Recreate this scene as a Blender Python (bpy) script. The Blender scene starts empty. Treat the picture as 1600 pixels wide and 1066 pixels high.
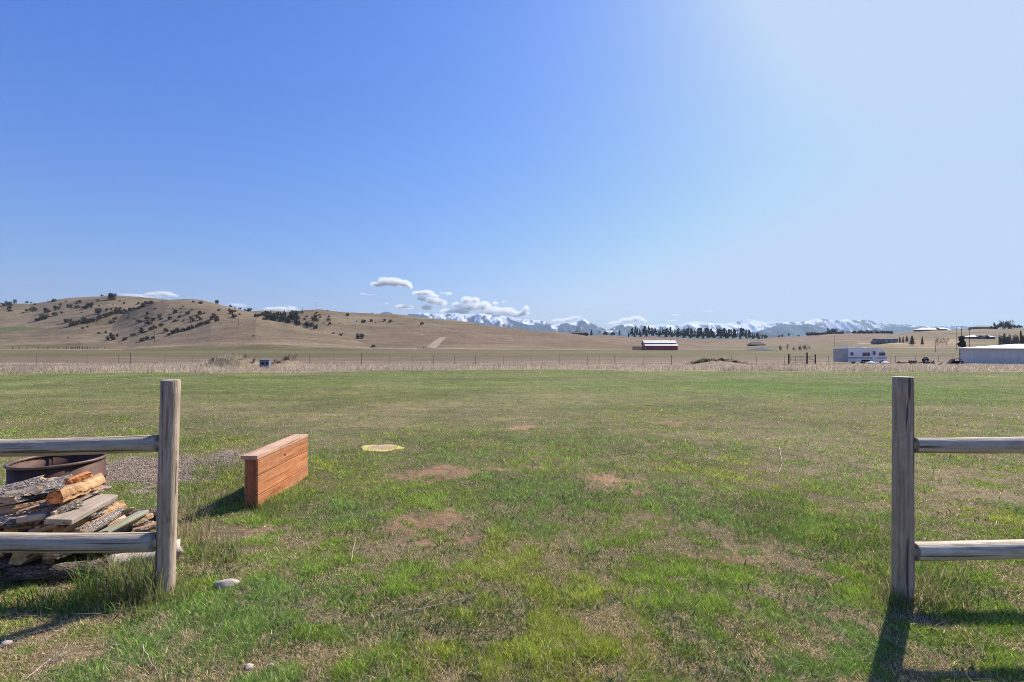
import bpy, math, random
import numpy as np
from mathutils import Vector, Matrix

# ------------------------------------------------------------------ camera, sky, sun
scene = bpy.context.scene
C = scene.collection
EYE, F, HY = 1.45, 755.0, 541.0          # eye height (m), focal length (px of a 1600 px frame), horizon row
cam_d = bpy.data.cameras.new("camera")
cam = bpy.data.objects.new("camera", cam_d); C.objects.link(cam); scene.camera = cam
cam_d.sensor_width = 36.0; cam_d.lens = F / 1600.0 * 36.0
cam_d.shift_y = (HY - 533.0) / 1600.0
cam_d.clip_start = 0.05; cam_d.clip_end = 60000
cam.location = (0, 0, EYE); cam.rotation_euler = (math.radians(90), 0, 0)

SUN_EL, SUN_AZ = math.radians(43.6), math.radians(42.7)     # azimuth clockwise from +Y
world = bpy.data.worlds.new("World"); scene.world = world; world.use_nodes = True
wn = world.node_tree; wn.nodes.clear()
sky = wn.nodes.new("ShaderNodeTexSky"); sky.sky_type = 'NISHITA'; sky.sun_disc = False
sky.sun_elevation = SUN_EL; sky.sun_rotation = SUN_AZ
sky.air_density = 1.5; sky.dust_density = 1.0; sky.ozone_density = 1.0; sky.altitude = 0
bg = wn.nodes.new("ShaderNodeBackground"); bg.inputs[1].default_value = 0.10
wo = wn.nodes.new("ShaderNodeOutputWorld")
# the camera's colour response: a power curve per channel of the same sky
sp = wn.nodes.new("ShaderNodeSeparateColor"); cb = wn.nodes.new("ShaderNodeCombineColor"); wn.links.new(sky.outputs[0], sp.inputs[0])
for ch_, (pw_, k_) in enumerate(((1.30, .405), (1.08, .515), (.62, .92))):
    a_ = wn.nodes.new("ShaderNodeMath"); a_.operation = 'POWER'; a_.inputs[1].default_value = pw_
    b_ = wn.nodes.new("ShaderNodeMath"); b_.operation = 'MULTIPLY'; b_.inputs[1].default_value = k_ * .153 ** pw_ / (1.8 * .1)
    c_ = wn.nodes.new("ShaderNodeMath"); c_.operation = 'MINIMUM'; c_.inputs[1].default_value = (.55, .68, .93)[ch_] / (1.8 * .1)
    wn.links.new(sp.outputs[ch_], a_.inputs[0]); wn.links.new(a_.outputs[0], b_.inputs[0]); wn.links.new(b_.outputs[0], c_.inputs[0]); wn.links.new(c_.outputs[0], cb.inputs[ch_])
wn.links.new(cb.outputs[0], bg.inputs[0]); wn.links.new(bg.outputs[0], wo.inputs[0])
sun_d = bpy.data.lights.new("sun", 'SUN'); sun_d.energy = 4.4; sun_d.angle = math.radians(0.53)
sun_d.color = (1.0, 0.94, 0.84)
sun = bpy.data.objects.new("sun", sun_d); C.objects.link(sun)
sdir = Vector((math.sin(SUN_AZ) * math.cos(SUN_EL), math.cos(SUN_AZ) * math.cos(SUN_EL), math.sin(SUN_EL)))
sun.rotation_euler = sdir.to_track_quat('Z', 'Y').to_euler(); sun.location = (20, 20, 30)
scene.view_settings.view_transform = 'Standard'; scene.view_settings.look = 'None'
scene.view_settings.exposure = 0.85; scene.view_settings.gamma = 1.0
scene.view_settings.use_curve_mapping = False
scene.cycles.max_bounces = 8; scene.cycles.diffuse_bounces = 5
scene.cycles.transparent_max_bounces = 48; scene.cycles.volume_bounces = 0
scene.cycles.use_denoising = True; scene.cycles.denoising_prefilter = 'NONE'; scene.cycles.denoising_input_passes = 'RGB_ALBEDO_NORMAL'; scene.cycles.filter_width = 1.0

rng = np.random.default_rng(7)
random.seed(11)

# ------------------------------------------------------------------ small maths
def vnoise(x, y, seed=0):
    x = np.asarray(x, float); y = np.asarray(y, float)
    xi = np.floor(x).astype(np.int64); yi = np.floor(y).astype(np.int64)
    xf = x - xi; yf = y - yi
    u = xf * xf * (3 - 2 * xf); v = yf * yf * (3 - 2 * yf)
    def h(a, b):
        n = (a * 374761393 + b * 668265263 + seed * 1442695041) & 0xFFFFFFFF
        n = ((n ^ (n >> 13)) * 1274126177) & 0xFFFFFFFF
        n = (n ^ (n >> 16)) & 0xFFFFFFFF
        return n / 4294967295.0
    return (h(xi, yi) * (1 - u) + h(xi + 1, yi) * u) * (1 - v) + (h(xi, yi + 1) * (1 - u) + h(xi + 1, yi + 1) * u) * v
def fbm(x, y, oct=4, seed=0):
    s = 0; a = 0.5; t = 0
    for i in range(oct):
        s = s + a * vnoise(x * 2 ** i + 17.3 * i, y * 2 ** i - 9.1 * i, seed + i); t += a; a *= 0.5
    return s / t
def sst(e0, e1, x):
    t = np.clip((x - e0) / (e1 - e0), 0, 1); return t * t * (3 - 2 * t)
def poly(x, pts):
    a = np.array(pts, float); return np.interp(x, a[:, 0], a[:, 1])

# ------------------------------------------------------------------ terrain
D_ = [(-900,560),(150,552),(190,543),(215,533),(250,526),(265,523),(300,514),(330,505.5),(350,503),(375,500),(400,497.5),(420,501),(450,508),(480,515),(520,522),(560,530),(600,538),(640,546),(700,560)]
B_ = [(-900,560),(50,556),(85,530),(105,516),(125,509),(150,503),(185,492),(215,480),(240,473),(260,470),(290,468.7),(310,469.3),(330,472),(350,476.5),(375,483.5),(395,489.5),(420,498),(450,508),(480,518),(520,530),(560,550)]
A_ = [(-1500,505),(-900,490),(-400,482),(-100,478),(0,476),(50,474),(100,467),(140,463),(170,461),(200,463),(240,467),(260,469),(300,474),(340,482),(380,492),(420,500),(460,506),(520,516),(600,530),(700,560)]
C_ = [(150,560),(250,520),(300,503),(350,492),(380,488),(400,486.5),(440,487),(470,485.5),(500,484.3),(540,487),(580,489.5),(640,494),(680,497),(720,503),(760,509),(800,514),(860,518.5),(890,521.5),(930,527),(1000,537),(1100,560)]
E_ = [(400,560),(600,535),(800,524),(890,522.5),(980,526),(1080,528.5),(1180,530),(1200,528),(1260,524.5),(1300,523),(1400,521.5),(1600,520),(2400,518)]
F_ = [(1300,560),(1340,540),(1380,528),(1400,522.8),(1420,519.2),(1440,517.5),(1500,516),(1560,514),(1600,513),(2000,505),(2600,505)]
LAYERS = [(D_, 330, 470, 60), (B_, 370, 610, 70), (A_, 360, 770, 300), (C_, 330, 730, 250), (E_, 380, 900, 300), (F_, 400, 680, 250)]
def layer_scale(b, c):
    Y = np.linspace(b, c, 200); S = sst(b, c, Y); return 1.0 / np.max(S * c / Y)
LS = [layer_scale(b, c) for _, b, c, _ in LAYERS]
def terrain(X, Y):
    X = np.asarray(X, float); Y = np.asarray(Y, float)
    r = np.sqrt(X * X + Y * Y)
    d = np.where(Y > 0.35 * r, Y, 0.35 * r)
    px = 800 + F * X / np.maximum(d, 0.05)
    d2 = d + 6 * (fbm(X / 25, d / 60, 3, 90) - 0.5) * sst(28, 40, d)
    base = -0.85 * sst(24, 60, d2) ** 1.0 - 0.75 * sst(55, 90, d2)
    base = base - 10 * sst(950, 1500, d)
    z = base
    gl = (fbm(X / 40, Y / 70, 4, 5) - 0.5)
    for (P, b, c, fall), s in zip(LAYERS, LS):
        yp = poly(px, P)
        zc = (EYE + (HY - yp) / F * c) * s
        amp = np.where(d < c, sst(b, c, d), 1 - 0.9 * sst(c, c + fall, d))
        zz = base + (zc + 1.6) * amp + gl * 5.0 * sst(b, b + 120, d) * (yp < 545)
        zz = np.where((yp > 555) | (d < b), base - 5, zz)
        z = np.maximum(z, zz)
    near = 1 - sst(40, 80, r)
    z = z + near * (0.05 * (fbm(X * 0.9, Y * 0.9, 3, 21) - 0.5) + 0.028 * (fbm(X * 4, Y * 4, 3, 22) - 0.5))
    # rough weedy banks beside the pasture fence
    for mx, my, sx, sy, h in MOUNDS:
        z = z + h * np.exp(-((X - mx) / sx) ** 2 - ((Y - my) / sy) ** 2) * (0.75 + 0.5 * fbm(X * 1.3, Y * 1.3, 3, 8))
    return z
MOUNDS = []
def G(px, py, z=0.0):                      # a picture point on a horizontal level
    Y = (EYE - z) * F / (py - HY); return ((px - 800) / F * Y, Y)
for px, d, sx, h in [(352, 43, 1.7, .75), (382, 43, 1.5, .65), (452, 43, 1.0, .7), (1112, 52, 2.2, .5), (1140, 53, 2.0, .45), (640, 44, 3.0, .15)]:
    MOUNDS.append(((px - 800) / F * d, d, sx, 1.6, h))
def hit(px, py, lo=20.0, hi=1400.0):       # first point of the terrain seen along a picture ray
    Y = np.geomspace(lo, hi, 4000); X = (px - 800) / F * Y
    zr = EYE - (py - HY) / F * Y
    T = terrain(X, Y); w = np.where(T >= zr)[0]
    if len(w) == 0: i = int(np.argmax(T / Y - zr / Y))
    else: i = w[0]
    return Vector((X[i], Y[i], T[i]))
def tz(x, y): return float(terrain(np.array([x]), np.array([y]))[0])

# ------------------------------------------------------------------ materials
def new_mat(name):
    m = bpy.data.materials.new(name); m.use_nodes = True
    nt = m.node_tree; nt.nodes.clear()
    o = nt.nodes.new("ShaderNodeOutputMaterial"); b = nt.nodes.new("ShaderNodeBsdfPrincipled")
    nt.links.new(b.outputs[0], o.inputs[0]); b.inputs['Specular IOR Level'].default_value = 0.3
    return m, nt, b, o
def rgb(c): return (c[0], c[1], c[2], 1)
def ramp(nt, fac, stops):
    r = nt.nodes.new("ShaderNodeValToRGB"); nt.links.new(fac, r.inputs[0])
    e = r.color_ramp.elements
    while len(e) < len(stops): e.new(0.5)
    for k, (p, c) in enumerate(stops): e[k].position = p; e[k].color = rgb(c)
    return r.outputs[0]
def noise(nt, scale=(1, 1, 1), s=5.0, detail=5, rough=0.6, dist=0.0, coord='Object'):
    tc = nt.nodes.new("ShaderNodeTexCoord"); mp = nt.nodes.new("ShaderNodeMapping")
    mp.inputs['Scale'].default_value = scale
    n = nt.nodes.new("ShaderNodeTexNoise"); n.inputs['Scale'].default_value = s
    n.inputs['Detail'].default_value = detail; n.inputs['Roughness'].default_value = rough
    n.inputs['Distortion'].default_value = dist
    nt.links.new(tc.outputs[coord], mp.inputs[0]); nt.links.new(mp.outputs[0], n.inputs[0])
    return n.outputs[0]
def mixc(nt, fac, a, b, mode='MIX'):
    m = nt.nodes.new("ShaderNodeMix"); m.data_type = 'RGBA'; m.blend_type = mode
    for s, v in ((0, fac), (6, a), (7, b)):
        if hasattr(v, 'node'): nt.links.new(v, m.inputs[s])
        elif s == 0: m.inputs[0].default_value = v
        else: m.inputs[s].default_value = rgb(v)
    return m.outputs[2]
def bump(nt, b, h, strength=0.5, dist=0.01):
    n = nt.nodes.new("ShaderNodeBump"); n.inputs['Strength'].default_value = strength
    n.inputs['Distance'].default_value = dist
    nt.links.new(h, n.inputs['Height']); nt.links.new(n.outputs[0], b.inputs['Normal'])
def simple(name, c, rough=0.7, var=0.25, s=6.0, metal=0.0, scale=(1, 1, 1), bm=0.2, bd=0.01):
    m, nt, b, o = new_mat(name)
    n = noise(nt, scale, s)
    lo = tuple(x * (1 - var) for x in c); hi = tuple(min(1, x * (1 + var)) for x in c)
    nt.links.new(ramp(nt, n, [(0.3, lo), (0.7, hi)]), b.inputs['Base Color'])
    b.inputs['Roughness'].default_value = rough; b.inputs['Metallic'].default_value = metal
    if bm: bump(nt, b, n, bm, bd)
    return m
def wood(name, dark, mid, light, axis='X', rough=0.8, grain=60, knots=True, stain=None, crack=True):
    m, nt, b, o = new_mat(name)
    st = {'X': (0.06, 1, 1), 'Z': (1, 1, 0.06), 'Y': (1, 0.06, 1)}[axis]
    g = noise(nt, st, grain, 6, 0.65, 0.3)
    col = ramp(nt, g, [(0.32, dark), (0.47, mid), (0.68, light)])
    oi = nt.nodes.new("ShaderNodeObjectInfo"); vr = ramp(nt, oi.outputs['Random'], [(0, (.80, .80, .82)), (1, (1.12, 1.1, 1.08))])
    col = mixc(nt, 1.0, col, vr, 'MULTIPLY')
    bl = noise(nt, (1, 1, 1), 9, 4, .7); col = mixc(nt, 1.0, col, ramp(nt, bl, [(.3, (.78, .76, .74)), (.65, (1.08,) * 3)]), 'MULTIPLY')
    p = noise(nt, {'X': (0.5, 1, 1), 'Z': (1, 1, 0.5), 'Y': (1, 0.5, 1)}[axis], 5, 3)
    col = mixc(nt, ramp(nt, p, [(0.35, (0.55,) * 3), (0.7, (0, 0, 0))]), col, mid if stain is None else stain)
    cr = noise(nt, {'X': (0.02, 1, 1), 'Z': (1, 1, 0.05), 'Y': (1, 0.02, 1)}[axis], 38, 2, 0.5, 0.1)
    crk = ramp(nt, cr, [(0.33, (1, 1, 1)), (0.375, (0, 0, 0))] if crack else [(0.0, (0, 0, 0)), (1, (0, 0, 0))])
    col = mixc(nt, crk, col, tuple(x * 0.6 for x in dark))
    nt.links.new(col, b.inputs['Base Color']); b.inputs['Roughness'].default_value = rough
    if knots:
        v = nt.nodes.new("ShaderNodeTexVoronoi"); v.inputs['Scale'].default_value = 5.0
        tc = nt.nodes.new("ShaderNodeTexCoord"); mp = nt.nodes.new("ShaderNodeMapping")
        mp.inputs['Scale'].default_value = {'X': (0.5, 1.4, 1.4), 'Z': (1.4, 1.4, 0.5), 'Y': (1.4, 0.5, 1.4)}[axis]
        nt.links.new(tc.outputs['Object'], mp.inputs[0]); nt.links.new(mp.outputs[0], v.inputs[0])
        k = ramp(nt, v.outputs[0], [(0.05, (1, 1, 1)), (0.11, (0, 0, 0))])
        col2 = mixc(nt, k, col, tuple(x * 0.45 for x in dark)); nt.links.new(col2, b.inputs['Base Color'])
    mx = nt.nodes.new("ShaderNodeMath"); mx.operation = 'SUBTRACT'
    nt.links.new(g, mx.inputs[0]); nt.links.new(crk, mx.inputs[1])
    bump(nt, b, mx.outputs[0], 0.9, 0.006)
    return m
M = {}
M['post'] = wood('weathered_post', (.18, .125, .085), (.44, .34, .25), (.68, .57, .46), 'Z', stain=(.33, .24, .165))
M['rail'] = wood('weathered_rail', (.22, .17, .11), (.54, .455, .33), (.70, .62, .49), 'X', grain=55, stain=(.42, .36, .25))
M['cut'] = simple('cut_log_end', (.42, .36, .28), .85, .3, 25)
M['cedar'] = wood('cedar_board', (.25, .075, .025), (.48, .175, .060), (.66, .31, .135), 'Y', .65, 26, stain=(.40, .18, .095), crack=False)
M['cedar_top'] = wood('cedar_sunbleached', (.42, .21, .12), (.58, .35, .22), (.68, .46, .32), 'Y', .65, 30, stain=(.5, .3, .2))
M['cedar_end'] = wood('cedar_post_wood', (.22, .07, .03), (.36, .12, .055), (.45, .18, .09), 'Z', .65, 30)
M['split'] = wood('split_wood', (.17, .07, .025), (.40, .23, .11), (.62, .45, .27), 'X', .8, 48, False)
M['split_old'] = wood('aged_split_wood', (.16, .11, .08), (.31, .235, .175), (.46, .37, .29), 'X', .85, 35, False)
M['split_red'] = wood('rotten_red_wood', (.25, .06, .02), (.55, .20, .07), (.72, .38, .16), 'X', .8, 30, False)
M['board_grey'] = wood('grey_board_wood', (.20, .15, .11), (.35, .28, .22), (.46, .385, .31), 'X', .8, 50, True)
M['board_green'] = wood('greenish_board_wood', (.20, .20, .13), (.32, .31, .21), (.43, .42, .31), 'X', .8, 50, True)
M['end_brown'] = simple('brown_end_grain', (.44, .29, .17), .9, .4, 30)
def bark_mat(name, c1, c2, c3, sc=30, st=(.35, 1, 1)):
    m, nt, b, o = new_mat(name)
    n = noise(nt, st, sc, 6, 0.7, 0.6)
    v = nt.nodes.new("ShaderNodeTexVoronoi"); v.feature = 'DISTANCE_TO_EDGE'; v.inputs['Scale'].default_value = sc * 2.2
    tc = nt.nodes.new("ShaderNodeTexCoord"); mp = nt.nodes.new("ShaderNodeMapping"); mp.inputs['Scale'].default_value = (.4, 1, 1)
    nt.links.new(tc.outputs['Object'], mp.inputs[0]); nt.links.new(mp.outputs[0], v.inputs[0])
    cr = ramp(nt, v.outputs[0], [(0.02, (.15,) * 3), (0.16, (1, 1, 1))])
    nt.links.new(mixc(nt, .5, ramp(nt, n, [(0.36, c1), (0.5, c2), (0.66, c3)]), cr, 'MULTIPLY'), b.inputs['Base Color'])
    mu = nt.nodes.new("ShaderNodeMath"); mu.operation = 'MULTIPLY'; nt.links.new(n, mu.inputs[0]); nt.links.new(cr, mu.inputs[1])
    b.inputs['Roughness'].default_value = .9; bump(nt, b, mu.outputs[0], 1.0, 0.02)
    return m
M['bark'] = bark_mat('rough_grey_bark', (.12, .092, .075), (.30, .25, .21), (.50, .45, .40), 34, (.55, 1, 1))
M['bark_birch'] = bark_mat('pale_pinkish_bark', (.15, .10, .085), (.42, .34, .29), (.66, .58, .52), 42, (.6, 1, 1))
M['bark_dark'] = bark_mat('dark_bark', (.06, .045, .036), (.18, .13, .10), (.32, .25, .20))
M['rust'] = simple('rusty_steel', (.085, .042, .030), .62, .45, 7, .25, (1, 1, 1), .3, .006)
M['rust_rim'] = simple('rusty_steel_rim', (.16, .10, .075), .5, .35, 9, .4)
M['ash'] = simple('cold_ash', (.10, .09, .085), .95, .4, 12)
M['stone'] = simple('pale_stone', (.42, .35, .29), .85, .25, 22, 0, (1, 1, 1), .5, .01)
M['twig'] = simple('dry_twig', (.48, .40, .29), .85, .3, 30)
M['rusty_wire'] = simple('galvanised_wire', (.20, .18, .16), .6, .2, 10, .3, bm=0)
M['tpost'] = simple('steel_fence_post', (.16, .135, .115), .7, .3, 10)
M['dark_wood'] = simple('dark_timber', (.055, .045, .04), .85, .3, 6)
M['trunk'] = simple('tree_bark', (.10, .075, .055), .9, .4, 3)
def leaf_mat(name, c, var=.45, trans=.2, attr=None):
    m, nt, b, o = new_mat(name)
    tc = nt.nodes.new("ShaderNodeTexCoord")
    oi = nt.nodes.new("ShaderNodeObjectInfo")
    n = noise(nt, (1, 1, 1), .9, 3)
    lo = tuple(x * (1 - var) for x in c); hi = tuple(x * (1 + var) for x in c)
    col = ramp(nt, n, [(0.35, lo), (0.65, hi)])
    warm = (min(1, c[0] * 1.7), c[1] * 1.05, c[2] * 1.0)
    mr = nt.nodes.new("ShaderNodeMath"); mr.operation = 'MULTIPLY'; mr.inputs[1].default_value = .6
    nt.links.new(oi.outputs['Random'], mr.inputs[0])
    col = mixc(nt, mr.outputs[0], col, warm)
    nt.links.new(col, b.inputs['Base Color']); b.inputs['Roughness'].default_value = .7
    t = nt.nodes.new("ShaderNodeBsdfTranslucent"); nt.links.new(col, t.inputs[0])
    mx = nt.nodes.new("ShaderNodeMixShader"); mx.inputs[0].default_value = trans
    nt.links.new(b.outputs[0], mx.inputs[1]); nt.links.new(t.outputs[0], mx.inputs[2]); nt.links.new(mx.outputs[0], o.inputs[0])
    return m
M['juniper'] = leaf_mat('juniper_foliage', (.062, .052, .026), .5, .15)
M['conifer'] = leaf_mat('pine_foliage', (.026, .042, .02), .4, .1)
M['spruce'] = leaf_mat('spruce_foliage', (.032, .042, .022), .4, .1)
M['bareshrub'] = leaf_mat('leafless_twigs', (.14, .10, .085), .3, .1)
M['redtwig'] = leaf_mat('reddish_twigs', (.20, .085, .06), .3, .1)
M['brush'] = leaf_mat('dead_brush', (.20, .15, .11), .5, .1)
M['brush_green'] = leaf_mat('weedy_growth', (.11, .13, .055), .5, .2)
def attr_mat(name, rough=.75, trans=.35, fine=None):
    m, nt, b, o = new_mat(name)
    a = nt.nodes.new("ShaderNodeAttribute"); a.attribute_name = 'tint'
    nt.links.new(a.outputs[0], b.inputs['Base Color']); b.inputs['Roughness'].default_value = rough
    b.inputs['Specular IOR Level'].default_value = .35
    t = nt.nodes.new("ShaderNodeBsdfTranslucent"); nt.links.new(a.outputs[0], t.inputs[0])
    mx = nt.nodes.new("ShaderNodeMixShader"); mx.inputs[0].default_value = trans
    nt.links.new(b.outputs[0], mx.inputs[1]); nt.links.new(t.outputs[0], mx.inputs[2]); nt.links.new(mx.outputs[0], o.inputs[0])
    return m
M['blades'] = attr_mat('grass_blades', .6, .4)
M['straw'] = attr_mat('dry_grass_blades', .75, .35)
# ground: regional tint from the sheet, broken up by fine noise
def ground_mat():
    m, nt, b, o = new_mat('soil_and_turf')
    a = nt.nodes.new("ShaderNodeAttribute"); a.attribute_name = 'tint'
    n1 = noise(nt, (1, 1, 1), 30, 6, .75); n2 = noise(nt, (.35, 1, 1), .10, 9, .78); n3 = noise(nt, (1, 1, 1), 2.2, 6, .7)
    n4 = noise(nt, (.5, 1, 1), .55, 8, .75)
    c = mixc(nt, 1.0, a.outputs[0], ramp(nt, n1, [(.3, (.55,) * 3), (.7, (1.4,) * 3)]), 'MULTIPLY')
    c = mixc(nt, 1.0, c, ramp(nt, n3, [(.3, (.72,) * 3), (.7, (1.25,) * 3)]), 'MULTIPLY')
    c = mixc(nt, 1.0, c, ramp(nt, n4, [(.35, (.70, .72, .72)), (.65, (1.28, 1.22, 1.18))]), 'MULTIPLY')
    c = mixc(nt, 1.0, c, ramp(nt, n2, [(.36, (.72, .74, .72)), (.64, (1.25, 1.2, 1.17))]), 'MULTIPLY')
    nt.links.new(c, b.inputs['Base Color']); b.inputs['Roughness'].default_value = .95
    b.inputs['Specular IOR Level'].default_value = .1
    bump(nt, b, n1, .8, .02)
    return m
M['ground'] = ground_mat()

# ------------------------------------------------------------------ object helpers
def tag(o, label=None, cat=None, group=None, kind=None):
    if label: o['label'] = label
    if cat: o['category'] = cat
    if group: o['group'] = group
    if kind: o['kind'] = kind
    return o
def mesh_obj(name, verts, faces, mats, parent=None, smooth=False, idx=None, loc=None):
    me = bpy.data.meshes.new(name); me.from_pydata([tuple(v) for v in verts], [], [tuple(f) for f in faces]); me.update()
    for m in (mats if isinstance(mats, (list, tuple)) else [mats]): me.materials.append(m)
    if idx is not None: me.polygons.foreach_set('material_index', np.array(idx, np.int32))
    if smooth: me.polygons.foreach_set('use_smooth', np.ones(len(faces), bool))
    o = bpy.data.objects.new(name, me); C.objects.link(o)
    if parent is not None: o.parent = parent
    if loc is not None: o.location = loc
    return o
def fast_mesh(name, V, loops, sizes, mat, tint=None, domain='FACE', smooth=False):
    me = bpy.data.meshes.new(name); V = np.ascontiguousarray(V, np.float32)
    me.vertices.add(len(V)); me.vertices.foreach_set('co', V.ravel())
    me.loops.add(len(loops)); me.loops.foreach_set('vertex_index', loops.astype(np.int32))
    me.polygons.add(len(sizes)); st = np.zeros(len(sizes), np.int32); st[1:] = np.cumsum(sizes)[:-1]
    me.polygons.foreach_set('loop_start', st)
    try: me.polygons.foreach_set('loop_total', sizes.astype(np.int32))
    except Exception: pass
    if smooth: me.polygons.foreach_set('use_smooth', np.ones(len(sizes), bool))
    me.update(calc_edges=True)
    if tint is not None:
        a = me.attributes.new('tint', 'FLOAT_COLOR', domain)
        t = np.ones((len(tint), 4), np.float32); t[:, :3] = tint
        a.data.foreach_set('color', t.ravel())
    me.materials.append(mat)
    o = bpy.data.objects.new(name, me); C.objects.link(o)
    return o
def empty(name, loc, rz=0.0):
    o = bpy.data.objects.new(name, None); C.objects.link(o); o.location = loc
    o.rotation_euler = (0, 0, rz); o.empty_display_size = .3
    return o
class MB:
    def __init__(s): s.v = []; s.f = []; s.m = []
    def add(s, vs, fs, mi=0):
        n = len(s.v); s.v += [tuple(v) for v in vs]; s.f += [tuple(i + n for i in f) for f in fs]; s.m += [mi] * len(fs)
    def box(s, x0, x1, y0, y1, z0, z1, mi=0):
        s.add([(x0,y0,z0),(x1,y0,z0),(x1,y1,z0),(x0,y1,z0),(x0,y0,z1),(x1,y0,z1),(x1,y1,z1),(x0,y1,z1)],
              [(0,3,2,1),(4,5,6,7),(0,1,5,4),(1,2,6,5),(2,3,7,6),(3,0,4,7)], mi)
    def tube(s, pts, rad, n=8, mi=0, cap=True, jit=0.0):
        pts = [Vector(p) for p in pts]; rings = []
        for i, p in enumerate(pts):
            d = (pts[min(i + 1, len(pts) - 1)] - pts[max(i - 1, 0)]).normalized()
            a = d.orthogonal().normalized() if abs(d.z) > .9 else d.cross(Vector((0, 0, 1))).normalized()
            b = d.cross(a).normalized(); r = rad[i] if isinstance(rad, (list, tuple)) else rad
            rings.append([p + (a * math.cos(t) + b * math.sin(t)) * r * (1 + jit * (random.random() - .5)) for t in [2 * math.pi * k / n for k in range(n)]])
        vs = [v for ring in rings for v in ring]; fs = []
        for i in range(len(pts) - 1):
            for k in range(n): fs.append((i*n+k, i*n+(k+1)%n, (i+1)*n+(k+1)%n, (i+1)*n+k))
        if cap: fs.append(tuple(range(n))[::-1]); fs.append(tuple((len(pts)-1)*n+k for k in range(n)))
        s.add(vs, fs, mi)
    def prism(s, prof, x0, x1, mi=0, mi_end=None):       # profile in (y,z), swept along x
        n = len(prof)
        vs = [(x0, y, z) for y, z in prof] + [(x1, y, z) for y, z in prof]
        fs = [(i, (i+1)%n, n+(i+1)%n, n+i) for i in range(n)]
        s.add(vs, fs, mi)
        m = len(s.v) - 2*n; s.f += [tuple(m+i for i in range(n))[::-1], tuple(m+n+i for i in range(n))]; s.m += [mi if mi_end is None else mi_end]*2
    def build(s, name, mats, parent=None, smooth=False, loc=None):
        return mesh_obj(name, s.v, s.f, mats, parent, smooth, s.m, loc)

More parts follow.
